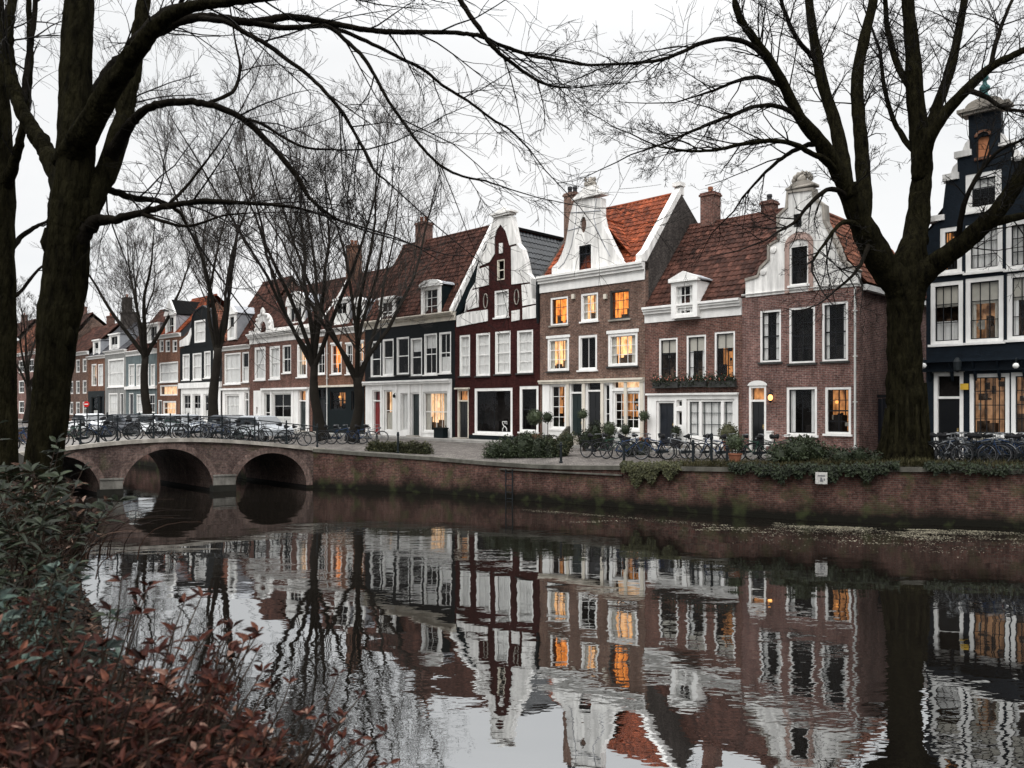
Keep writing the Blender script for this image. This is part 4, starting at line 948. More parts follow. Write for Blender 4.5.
for i in range(8):
    a, b = math.pi*i/8, math.pi*(i+1)/8
    k.prism_y([(um+rr*math.cos(a),z1+rr*math.sin(a)*.8),(um+(rr+.1)*math.cos(a),z1+(rr+.1)*math.sin(a)*.8),(um+(rr+.1)*math.cos(b),z1+(rr+.1)*math.sin(b)*.8),(um+rr*math.cos(b),z1+rr*math.sin(b)*.8)], -.05, -.003)
k.box(u0-.08, u1+.08, -.1, -.003, z0-.1, z0-.003); k.build('niche_surround', m_br_or, h.root)
for (a, b) in (((929,223),(943,218)),((945,182),(957.5,176)),((956.5,159),(970,153)),((1001,147),(1015,144)),((1014,161),(1029,158)),((1029,209),(1046,206))):
    pa, pb = P(*a), P(*b); k = MB(); k.box(pa[0]-.06, pb[0]+.06, -.1, .36, min(pa[1],pb[1])+.02, max(pa[1],pb[1])+.12); k.build('step_coping', m_white2, h.root)
for (x, y, sgn) in ((963,158,1),(951,181,1),(1008,149,-1),(1021,164,-1)):
    c = P(x, y); k = MB(); k.prism_y([(c[0]-.16*sgn,c[1]+.12),(c[0]+.22*sgn,c[1]+.12),(c[0]+.22*sgn,c[1]+.62),(c[0]+.08*sgn,c[1]+.5),(c[0]-.0*sgn,c[1]+.28)], -.05, .3); k.build('step_scroll', m_white2, h.root)
c0 = P(984, 112); k = MB(); k.box(c0[0]-.70, c0[0]+.70, -.16, .42, c0[1]-.02, c0[1]+.08); k.box(c0[0]-.82, c0[0]+.82, -.24, .48, c0[1]+.082, c0[1]+.2)
n = 10; k.prism_y([(c0[0]-.6,c0[1]+.202),(c0[0]+.6,c0[1]+.202)]+[(c0[0]+.6*math.cos(t), c0[1]+.21+.30*math.sin(t)) for t in [math.pi*i/n for i in range(1,n)]], -.1, .34); k.build('gable_cap', m_stone, h.root)
k = MB(); k.lathe([(.17,.42),(.20,.55),(.12,.62),(.09,.72),(.17,.82),(.18,.90),(.08,1.02),(.06,1.12),(.13,1.2),(.11,1.3),(.03,1.42),(.01,1.75)], (c0[0],.1,c0[1]), 12); k.build('finial', m_copper, h.root, smooth=True)
k = MB(); za, zb = h.z(975, 371), h.z(975, 359); k.box(-.03, h.W, -.62, -.003, zb-.10, zb); k.box(-.03, h.W, -.30, -.003, za, zb-.102)
for i in range(6):
    uu = .15+i*(h.W-.3)/5; k.prism_x([(-.003,za-.35),(-.5,zb-.11),(-.003,zb-.11)], uu-.04, uu+.04)
k.build('shopfront_canopy', m_br_blue, h.root)
for xx in (930, 1021):
    q = P(xx, 365); k = MB(); k.blob((q[0],-.72,q[1]-.05), (.10,.10,.10), 10, 6, 0); lo = k.build('globe_lamp', m_curtain, h.root)
    k = MB(); k.tube([(q[0],-.6,q[1]+.22),(q[0],-.72,q[1]+.16),(q[0],-.72,q[1]+.03)], .02, 6); k.build('lamp_bracket', m_iron, lo)
q = P(963.5, 364); k = MB(); k.lathe([(.05,.2),(.14,.05),(.12,-.25),(.03,-.32)], (q[0],-.75,q[1]), 8); k.build('hanging_lantern', m_iron, h.root)
q = P(965.5, 387); k = MB(); k.box(q[0]-.13, q[0]+.13, -.16, -.12, q[1]-.1, q[1]+.12); k.build('small_sign', m_yellow, h.root)
h.roof_cross(zg-.05, h.z(984,140), h.u(985), -.1, h.W+.1, .35, 10.0, m_tile_slate, rh=.4)
HX = h
# ------------------------------------------------------------------ ground, water, quays, bridge
def catmull(pts, n=6):
    pts = [Vector(p) for p in pts]; out = []
    q = [pts[0]*2-pts[1]]+pts+[pts[-1]*2-pts[-2]]
    for i in range(1, len(q)-2):
        a, b, c, d = q[i-1], q[i], q[i+1], q[i+2]
        for k in range(n):
            t = k/n
            out.append(.5*((2*b)+(c-a)*t+(2*a-5*b+4*c-d)*t*t+(3*b-a-3*c+d)*t*t*t))
    out.append(pts[-1]); return out
# quay face from beyond the right edge to the bridge: x, y, height of the coping top
QP = catmull([(46,15,1.95),(30,19.8,1.95),(16.5,25.7,1.93),(12.9,26.6,1.93),(9.3,27.9,1.80),(4.9,30.6,1.66),(1.9,32.4,1.55),(-.5,33.9,1.56),(-3.7,36,1.66),(-7,37.4,1.78),(-9.6,38.45,1.9)], 6)
A0 = Vector((-9.8,38.4,0)); T = Vector((-.92,-.39,0)).normalized(); C = Vector((-.714,.70,0))
def bp(t, w, z): return A0+T*t+C*w+Vector((0,0,z))
BW = 6.0
def deck(t): return 1.93+.57*math.sin(math.pi*min(max((t+.6)/13.2,0),1))**1.1
# canal water
w = MB(); w.face([(-260,-60,0),(120,-60,0),(120,260,0),(-260,260,0)])
m, nt, b, N, L = nodes('canal_water'); nt.nodes.remove(b); out = nt.nodes['Material Output']
tc = N('ShaderNodeTexCoord')
def wave(scale, sx, sy, rot, detail, rough=.5):
    mp = N('ShaderNodeMapping'); mp.inputs['Scale'].default_value = (sx, sy, 1); mp.inputs['Rotation'].default_value = (0,0,rot); L(tc.outputs['Object'], mp.inputs[0])
    nz = N('ShaderNodeTexNoise'); nz.inputs['Scale'].default_value = scale; nz.inputs['Detail'].default_value = detail; nz.inputs['Roughness'].default_value = rough; L(mp.outputs[0], nz.inputs['Vector']); return nz
n1 = wave(.62, .6, 1.2, .25, 1.5); n2 = wave(2.3, .6, 1.2, -.2, 3, .55); n3 = wave(.12, 1, 1, .3, 2)
b1 = N('ShaderNodeBump'); b1.inputs['Strength'].default_value = 1; b1.inputs['Distance'].default_value = .011; L(n1.outputs['Fac'], b1.inputs['Height'])
r3 = ramp(nt, [(.40,(.0010,)*3),(.62,(.0055,)*3)]); L(n3.outputs['Fac'], r3.inputs[0])   # calm and breezy patches
b2 = N('ShaderNodeBump'); b2.inputs['Strength'].default_value = 1; L(r3.outputs[0], b2.inputs['Distance']); L(n2.outputs['Fac'], b2.inputs['Height']); L(b1.outputs[0], b2.inputs['Normal'])
gl = N('ShaderNodeBsdfGlossy'); gl.inputs['Roughness'].default_value = .012; gl.inputs['Color'].default_value = (.92,.94,.95,1); L(b2.outputs[0], gl.inputs['Normal'])
df = N('ShaderNodeBsdfDiffuse'); df.inputs['Color'].default_value = (.006,.005,.004,1)
fr = N('ShaderNodeFresnel'); fr.inputs['IOR'].default_value = 1.45; L(b1.outputs[0], fr.inputs['Normal'])
mr = N('ShaderNodeMapRange'); mr.inputs['From Min'].default_value = .05; mr.inputs['From Max'].default_value = .6; mr.inputs['To Min'].default_value = .55; mr.inputs['To Max'].default_value = .56; L(fr.outputs[0], mr.inputs['Value'])
mx = N('ShaderNodeMixShader'); L(mr.outputs[0], mx.inputs[0]); L(df.outputs[0], mx.inputs[1]); L(gl.outputs[0], mx.inputs[2]); L(mx.outputs[0], out.inputs[0])
tag(w.build('water', m), 'dark rippled canal water mirroring the houses', kind='structure')
# far-side street: from the coping to the fronts, then on to the horizon
hs = lambda x: front(x).to_2d()
s = MB()
def strip(A, B):
    for (a0, a1), (c0, c1) in zip(zip(A, A[1:]), zip(B, B[1:])):
        s.face([a0, c0, c1, a1])
qa = [Vector((p.x, p.y, p.z-.02)) for p in QP]; n = len(qa)
inn = []
for i, p in enumerate(qa):
    t = (qa[min(i+1,n-1)]-qa[max(i-1,0)]); t.z = 0; t.normalize(); nn = Vector((t.y,-t.x,0)); nn = nn if nn.y > 0 else -nn
    inn.append(Vector((p.x, p.y, 0))+nn*2.2+Vector((0,0,p.z*.4+ZB*.6)))
fr_ = []
X0 = front(1200).x
for i in range(n):
    f = i/(n-1); a = front(1300); bb = front(330); q = a.lerp(bb, f); q.z = ZB; fr_.append(q)
strip(qa, inn); strip(inn, fr_); s.face([qa[-1], inn[-1], fr_[-1]])
# past the bridge
q2 = [Vector((A0.x,A0.y,1.9))+C*(BW+d*1.0) for d in (-BW, 0, 20, 60, 150)]
f2 = [Vector((front(330).x, front(330).y, ZB))+DIRU*(-d) for d in (0, 2, 18, 55, 140)]
strip([qa[-1]]+q2[0:], [fr_[-1]]+f2)
back = [p+DIRD*900 for p in fr_+f2]
strip(fr_+f2, back)
far = [f2[-1], back[-1], Vector((-900,600,ZB)), q2[-1]]
s.face([far[0], far[1], far[2], far[3]])
s.face([qa[0], Vector((900,15,1.9)), back[0], fr_[0]])
st = s.build('street', m_paving); st['kind'] = 'structure'
# pavement along the fronts, a kerb step higher
k = MB(); pa = [front(x) for x in (1300, 1056, 860, 742, 540, 365, 222, 88, -20)]
for a, b_ in zip(pa, pa[1:]):
    o_ = -DIRD*1.5
    a2, b2_ = a+o_, b_+o_
    for p in (a, b_, a2, b2_): p.z = ZB+.10
    k.face([a, b_, b2_, a2]); k.face([a2, b2_, b2_-Vector((0,0,.2)), a2-Vector((0,0,.2))])
k.build('pavement', m_pave2)['kind'] = 'structure'
# quay wall and its coping
def quay(name, label, pts, zb=-.8, inner=.45):
    k = MB(); ct = MB(); n = len(pts)
    for a, b_ in zip(pts, pts[1:]):
        k.face([(a.x,a.y,zb),(b_.x,b_.y,zb),(b_.x,b_.y,b_.z-.16),(a.x,a.y,a.z-.16)])
    prof = []
    for i, p in enumerate(pts):
        t = (pts[min(i+1,n-1)]-pts[max(i-1,0)]); t.z = 0; t.normalize(); nn = Vector((t.y,-t.x,0)); nn = nn if nn.y > 0 else -nn
        prof.append([p-nn*.08-Vector((0,0,.16)), p-nn*.08, p+nn*inner, p+nn*inner-Vector((0,0,.3))])
    for A, B in zip(prof, prof[1:]):
        for j in range(3): ct.face([A[j], B[j], B[j+1], A[j+1]])
    o = k.build(name, m_quay); tag(o, label, 'quay wall'); ct.build('coping', m_graystone, o); return o
QW = quay('quay_wall', 'long curved red brick quay wall across the canal, weathered and dark at the waterline', QP)
# a brick ledge and iron ladder on the quay face
led = [p for p in QP if -.9 < p.x < 4.6]
k = MB()
for a, b_ in zip(led, led[1:]): k.bar(Vector((a.x-.03,a.y-.05,1.28)), Vector((b_.x-.03,b_.y-.05,1.28)), .10, .06)
k.build('brick_ledge', m_graystone, QW)
i0 = min(range(len(QP)), key=lambda i: abs((QP[i].x/QP[i].y*F+512)-511)); pp = QP[i0]
t = empty('mooring_ladder', (pp.x-.06, pp.y-.14, 0), math.atan2(-.55,1)); tag(t, 'short dark iron mooring ladder fixed low on the brick quay wall', 'ladder')
for sx in (-.16, .16): k = MB(); k.box(sx-.02, sx+.02, -.02, .02, -.3, 1.3); k.build('rail', m_iron, t)
for i in range(5): k = MB(); k.box(-.138, .138, -.014, .014, .05+i*.27, .08+i*.27); k.build('rung', m_iron, t)
# far quay past the bridge
q3 = [Vector((A0.x,A0.y,1.9))+C*d for d in (BW+.05, 12, 20, 40, 80, 140)]
quay('quay_wall', 'straight brick quay wall continuing past the bridge, seen through the main arch', q3)
# ------------------------------------------------------------------ bridge
m_wetstone = M('wet_algae_stone', (.012,.0115,.009), .5, .4, 3, bump=.4)
BR = empty('bridge', A0+T*6, 0); tag(BR, 'low three arched brick canal bridge with stone coping and iron railings', 'bridge')
def bl(t, w, z): return bp(t, w, z)-(A0+T*6)
arches = [(.12,3.38,.15,1.73),(4.33,8.10,.15,2.02),(8.98,12.1,.15,1.80)]
def archpts(a, n=20, ex=0.0):
    t0, t1, zs, za = a; c = (t0+t1)/2; r = (t1-t0)/2+ex
    return [(c+r*math.cos(math.pi*i/n), zs+(za-zs+ex)*math.sin(math.pi*i/n)) for i in range(n+1)]
def facewall(w0, name):
    k = MB(); n = 26
    top = [(-.6+13.6*i/n, deck(-.6+13.6*i/n)-.17) for i in range(n+1)]
    outl = [(-.6,-.9),(13.0,-.9)]+list(reversed(top))
    holes = [[(a[0],-.7)]+[(a[1],-.7)]+archpts(a) for a in arches]
    tmp = MB(); holed(tmp, outl, holes, 0, .001, rdepth=.001)
    for f in tmp.f:
        pts = [tmp.v[i] for i in f]
        if max(p[1] for p in pts) > .0005: continue
        k.face([bl(p[0], w0, p[2]) for p in (pts if w0 < 1 else reversed(pts))])
    return k.build(name, m_bridge, BR)
facewall(0, 'face_wall'); facewall(BW, 'face_wall')
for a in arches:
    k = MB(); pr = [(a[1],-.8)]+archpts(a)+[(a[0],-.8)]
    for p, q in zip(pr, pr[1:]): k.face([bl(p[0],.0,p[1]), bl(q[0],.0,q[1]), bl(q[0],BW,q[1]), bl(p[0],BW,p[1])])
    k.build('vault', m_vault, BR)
    for w0 in (-.035, BW+.035):
        k = MB(); i_ = archpts(a); o_ = archpts(a, ex=.28)
        for j in range(len(i_)-1):
            k.face([bl(i_[j][0],w0,i_[j][1]), bl(o_[j][0],w0,o_[j][1]), bl(o_[j+1][0],w0,o_[j+1][1]), bl(i_[j+1][0],w0,i_[j+1][1])])
            k.face([bl(i_[j][0],w0,i_[j][1]), bl(i_[j+1][0],w0,i_[j+1][1]), bl(i_[j+1][0],0,i_[j+1][1]), bl(i_[j][0],0,i_[j][1])])
            k.face([bl(o_[j][0],w0,o_[j][1]), bl(o_[j][0],0,o_[j][1]), bl(o_[j+1][0],0,o_[j+1][1]), bl(o_[j+1][0],w0,o_[j+1][1])])
        k.build('arch_ring', m_ring, BR)
for (ta, tb) in ((3.40,4.31),(8.12,8.96)):
    k = MB()
    def stone(za, zb, ex):
        pts = [bl(ta-ex*.5,-ex,za), bl(tb+ex*.5,-ex,za), bl(tb+ex*.5,.3,za), bl(ta-ex*.5,.3,za)]; up = Vector((0,0,zb-za)); tp = [p+up for p in pts]
        k.face(tp); 
        for j in range(4): k.face([pts[j], pts[(j+1)%4], tp[(j+1)%4], tp[j]])
    stone(.30, .70, .06); stone(.705, .78, .10); k.build('pier_stone', m_pier, BR); k = MB(); stone(-.8, .295, .09); k.build('pier_base', m_wetstone, BR)
n = 30      # coping slabs and roadway
for w0, w1 in ((-.12,.28),(BW-.28,BW+.12)):
    k = MB()
    for i in range(n):
        t0, t1 = -.7+13.8*i/n, -.7+13.8*(i+1)/n; za, zb = deck(t0), deck(t1)
        k.face([bl(t0,w0,za), bl(t1,w0,zb), bl(t1,w1,zb), bl(t0,w1,za)]); k.face([bl(t0,w0,za-.17), bl(t1,w0,zb-.17), bl(t1,w0,zb), bl(t0,w0,za)]); k.face([bl(t0,w1,za-.17), bl(t1,w1,zb-.17), bl(t1,w1,zb), bl(t0,w1,za)])
        k.face([bl(t0,w0,za-.17), bl(t1,w0,zb-.17), bl(t1,w0+.13,zb-.17), bl(t0,w0+.13,za-.17)])
    k.build('coping', m_stone, BR)
k = MB()
for i in range(n):
    t0, t1 = -.7+13.8*i/n, -.7+13.8*(i+1)/n
    k.face([bl(t0,.28,deck(t0)-.06), bl(t1,.28,deck(t1)-.06), bl(t1,BW-.28,deck(t1)-.06), bl(t0,BW-.28,deck(t0)-.06)])
k.build('roadway', m_road, BR)
def railing(w0, t0, t1, step):
    k = MB(); n = 24; tt = [t0+(t1-t0)*i/n for i in range(n+1)]
    for hh, r in ((1.0,.028),(.52,.018)): k.tube([bl(q, w0, deck(q)+hh) for q in tt], r, 6)
    ro = k.build('railing', m_iron, BR)
    q = t0
    while q <= t1+.01:
        p = MB(); c = bl(q, w0, deck(q)); p.lathe([(.06,.0),(.06,.1),(.038,.14),(.032,.9),(.05,.94),(.05,1.02),(.03,1.05),(.045,1.1),(.01,1.16)], c, 8); p.build('railing_post', m_iron, ro); q += step
railing(.1, -.45, 12.6, 1.45); railing(BW-.1, -.45, 12.6, 1.45)
# ------------------------------------------------------------------ near bank
g = MB()
edge = catmull([(9,-30,2.3),(3.5,-6,2.3),(.6,1.2,2.35),(-1.0,3.6,2.38),(-2.9,5.4,2.4),(-5.6,9.6,2.38),(-7.6,13.0,2.3),(-11.5,19,2.2),(-16,26.5,2.1),(-20.9,33.65,2.0)], 6)
toe = [Vector((p.x+.55, p.y+.12, -.6)) for p in edge]; mid = [Vector((p.x+.3+.1*math.sin(i*1.7), p.y+.05, p.z-.35)) for i, p in enumerate(edge)]
outer = [Vector((-400, p.y*3-60, 2.3)) for p in edge]
for A, B in ((toe, mid), (mid, edge), (edge, outer)):
    for (a0, a1), (c0, c1) in zip(zip(A, A[1:]), zip(B, B[1:])): g.face([a0, a1, c1, c0])
ls = [Vector((-20.9,33.65,2.0)), Vector((-20.8,33.7,2.0))+C*60, Vector((-20.8,33.7,2.0))+C*260]
ol = [outer[-1], Vector((-420,120,2.2)), Vector((-420,260,2.2))]
for i in range(2):
    g.face([ls[i], ls[i+1], ol[i+1], ol[i]]); a, c = ls[i], ls[i+1]; g.face([(a.x,a.y,-.6),(c.x,c.y,-.6),c,a])
g.build('bank', m_bank)['kind'] = 'structure'
# ------------------------------------------------------------------ planted verge on top of the quay at the right
k = MB(); rng = random.Random(5)
vp = [p for p in QP if 5.2 < p.x < 31]
rows = []
for i, p in enumerate(vp):
    e = min(1, (p.x-5.2)/5.5); hgt = (.09+.07*e)*(1+.25*math.sin(i*1.3))
    nn = Vector((.42,.9,0)).normalized()
    rows.append([p+nn*q+Vector((0,0,z)) for q, z in ((.0,.02),(.12,hgt*.7),(.7,hgt),(1.5,hgt*.7),(2.3,.08))])
for A, B in zip(rows, rows[1:]):
    for j in range(4): k.face([A[j], B[j], B[j+1], A[j+1]])
k.build('verge', m_soil, smooth=True)['kind'] = 'structure'
k = MB()
for _ in range(9000):
    i = rng.randrange(len(rows)-1); f = rng.random(); j = rng.choice((0,0,0,1,1,2,3)); e = rng.random()
    p = rows[i][j].lerp(rows[i+1][j], f).lerp(rows[i][j+1].lerp(rows[i+1][j+1], f), e)
    a = rng.uniform(0, 6.28); L_ = rng.uniform(.08,.2); dx, dy = math.cos(a), math.sin(a); w_ = .012
    k.face([p+Vector((-dy*w_,dx*w_,-.02)), p+Vector((dy*w_,-dx*w_,-.02)), p+Vector((dx*L_*.6,dy*L_*.6-.02,L_))])
tag(k.build('grass', m_grass), 'short dull grass along the top of the quay wall', 'grass', kind='stuff')
# floating leaf litter drifted against the right quay
k = MB()
def litter(n, fx, f0, f1, size):
    for _ in range(n):
        f = rng.uniform(*fx); i = int(f*(len(QP)-2)); p = QP[i].lerp(QP[i+1], rng.random()); nn = Vector((-.42,-.9,0)).normalized()
        d = abs(rng.gauss(0,1))*f1+f0; q = p+nn*d
        if mnoise.noise(Vector((q.x*.7,q.y*1.6,1)))+.5*mnoise.noise(Vector((q.x*2.4,q.y*5,4))) < rng.uniform(-.35,.3): continue
        a = rng.uniform(0,6.28); s_ = rng.uniform(.4,1)*size
        k.face([(q.x+math.cos(a+o)*s_*r_, q.y+math.sin(a+o)*s_*r_, .006+rng.uniform(0,.006)) for o, r_ in ((0,1),(1.4,.55),(3.14,1),(4.5,.5))])
litter(17000, (.04,.40), .95, .62, .032); litter(2600, (.1,.62), 2.3, .3, .03); litter(1800, (.06,.42), 3.0, 1.2, .035)
for c in range(26):
    f = rng.uniform(.1,.55); i = int(f*(len(QP)-2)); q = QP[i]+Vector((-.42,-.9,0))*rng.uniform(2.2,4.6)
    for _ in range(30):
        x, y = q.x+rng.gauss(0,.35), q.y+rng.gauss(0,.07); a = rng.uniform(0,6.28); s_ = rng.uniform(.02,.05)
        k.face([(x+math.cos(a+o)*s_*r_, y+math.sin(a+o)*s_*r_, .006+rng.uniform(0,.006)) for o, r_ in ((0,1),(1.4,.55),(3.14,1),(4.5,.5))])
tag(k.build('fallen_leaves', m_scum), 'pale leaf litter floating along the foot of the quay wall', 'leaf litter', kind='stuff')
# ------------------------------------------------------------------ bare trees
def grow(mb, p, d, L, r, depth, rng, rmin, up=.25, wob=.22, kids=(3,6), n=5, droop=0.0, spread=(28,62), ratio=(.4,.68)):
    """one twig and the finer twigs that leave it"""
    steps = max(3, n if depth else 3); pts = [Vector(p)]; d = Vector(d).normalized(); seg = L/steps; dirs = [d.copy()]
    for i in range(steps):
        d = (d+Vector((rng.gauss(0,wob), rng.gauss(0,wob), rng.gauss(0,wob)))*.6+Vector((0,0,up*.22-droop*.2))).normalized()
        pts.append(pts[-1]+d*seg); dirs.append(d.copy())
    tip = max(rmin*.7, r*.35)
    mb.tube(pts, [r+(tip-r)*i/steps for i in range(steps+1)], 5 if r > .03 else (4 if r > .014 else 3), 0, cap=False)
    if depth <= 0: return
    for c in range(rng.randint(*kids)):
        f = rng.uniform(.22, 1.0)*steps; i = min(int(f), steps-1); q = pts[i].lerp(pts[i+1], f-i); dd = dirs[i+1]
        ax = dd.orthogonal().normalized(); ax.rotate(Matrix.Rotation(rng.uniform(0,6.283),3,dd)); an = R(rng.uniform(*spread))
        nd = dd*math.cos(an)+ax*math.sin(an)
        grow(mb, q, nd, L*rng.uniform(*ratio)*(1.05-.35*f/steps), max(rmin, (r+(tip-r)*f/steps)*.62), depth-1, rng, rmin, up, wob, kids, n, droop, spread, ratio)

def smooth_px(pts, k=5):
    """pts [(px,py,width px,dz)] -> finer list along a smooth curve"""
    v = [Vector((p[0], p[1], 0)) for p in pts]; c = catmull(v, k); out = []
    for i, q in enumerate(c):
        f = i/(len(c)-1)*(len(pts)-1); j = min(int(f), len(pts)-2); t = f-j
        out.append((q.x, q.y, pts[j][2]*(1-t)+pts[j+1][2]*t, pts[j][3]*(1-t)+pts[j+1][3]*t))
    return out
def limb_world(pts, Z, rng, knob=.05, k=5, gs=1.0):
    W = []; Rr = []
    for (x, y, w_, dz) in smooth_px(pts, k):
        zz = Z+dz; p = pw(x, y, zz); r = w_*.5/F*zz*gs
        ph = len(W)*.55+x*.01; r *= 1+knob*.6*math.sin(ph*1.7)+knob*.4*math.sin(ph*3.1+1)
        p += Vector((rng.gauss(0,1), rng.gauss(0,1), rng.gauss(0,1)))*(min(r*.10, .02) if r < .12 else 0)
        W.append(p); Rr.append(r)
    return W, Rr
def traced_tree(name, label, Z, trunk, limbs, seed, twig, mat, tmat, trunkmat, group=None, flare=None, gt=1.0, gl=1.0):
    """a tree standing at its own spot Z metres out, trunk and limbs given as bearing, height and girth"""
    rng = random.Random(seed); W, Rr = limb_world(trunk, Z, rng, .02, 14, gt)
    base = W[0].copy(); root = empty(name, base); tag(root, label, 'tree', group)
    k = MB(); k.tube([p-base for p in W], Rr, 44, 0, True, 0, rng, .13)
    if flare: flare(k, base, W, Rr, rng)
    k.build('trunk', trunkmat, root, smooth=True)
    tw = MB()
    for lb in limbs:
        pts, opt = lb if isinstance(lb, tuple) else (lb, {})
        W, Rr = limb_world(pts, Z, rng, .05, 8 if pts[0][2] > 14 else 5, gl)
        k = MB(); k.tube([p-base for p in W], Rr, 24 if Rr[0] > .12 else 10 if Rr[0] > .05 else 6, 0, True, 0, rng, .09); k.build('limb', trunkmat if Rr[0] > .12 else mat, root, smooth=True)
        length = sum((b-a).length for a, b in zip(W, W[1:])); cnt = int(length*opt.get('den', twig['den'])); st = opt.get('start', .25)
        for c in range(cnt):
            f = (st+(1-st)*rng.random()**.8)*(len(W)-1); i = min(int(f), len(W)-2); q = W[i].lerp(W[i+1], f-i)-base; dd = (W[i+1]-W[i]).normalized(); r = Rr[i]
            ax = dd.orthogonal().normalized(); ax.rotate(Matrix.Rotation(rng.uniform(0,6.283),3,dd)); an = R(rng.uniform(22,58)); nd = dd*math.cos(an)+ax*math.sin(an)
            L_ = rng.uniform(*twig['len'])*(1.1-.5*f/len(W))
            grow(tw, q, nd, L_, max(twig['rmin'], min(r*.5, twig['r'])), twig['depth'], rng, twig['rmin'], twig['up'], twig['wob'], twig['kids'], 5, twig.get('droop',0))
        if Rr[-1] < .09: grow(tw, W[-1]-base, W[-1]-W[-2], twig['len'][1]*.8, Rr[-1], twig['depth'], rng, twig['rmin'], twig['up'], twig['wob'], twig['kids'])
    tw.build('crown', tmat, root)
    return root
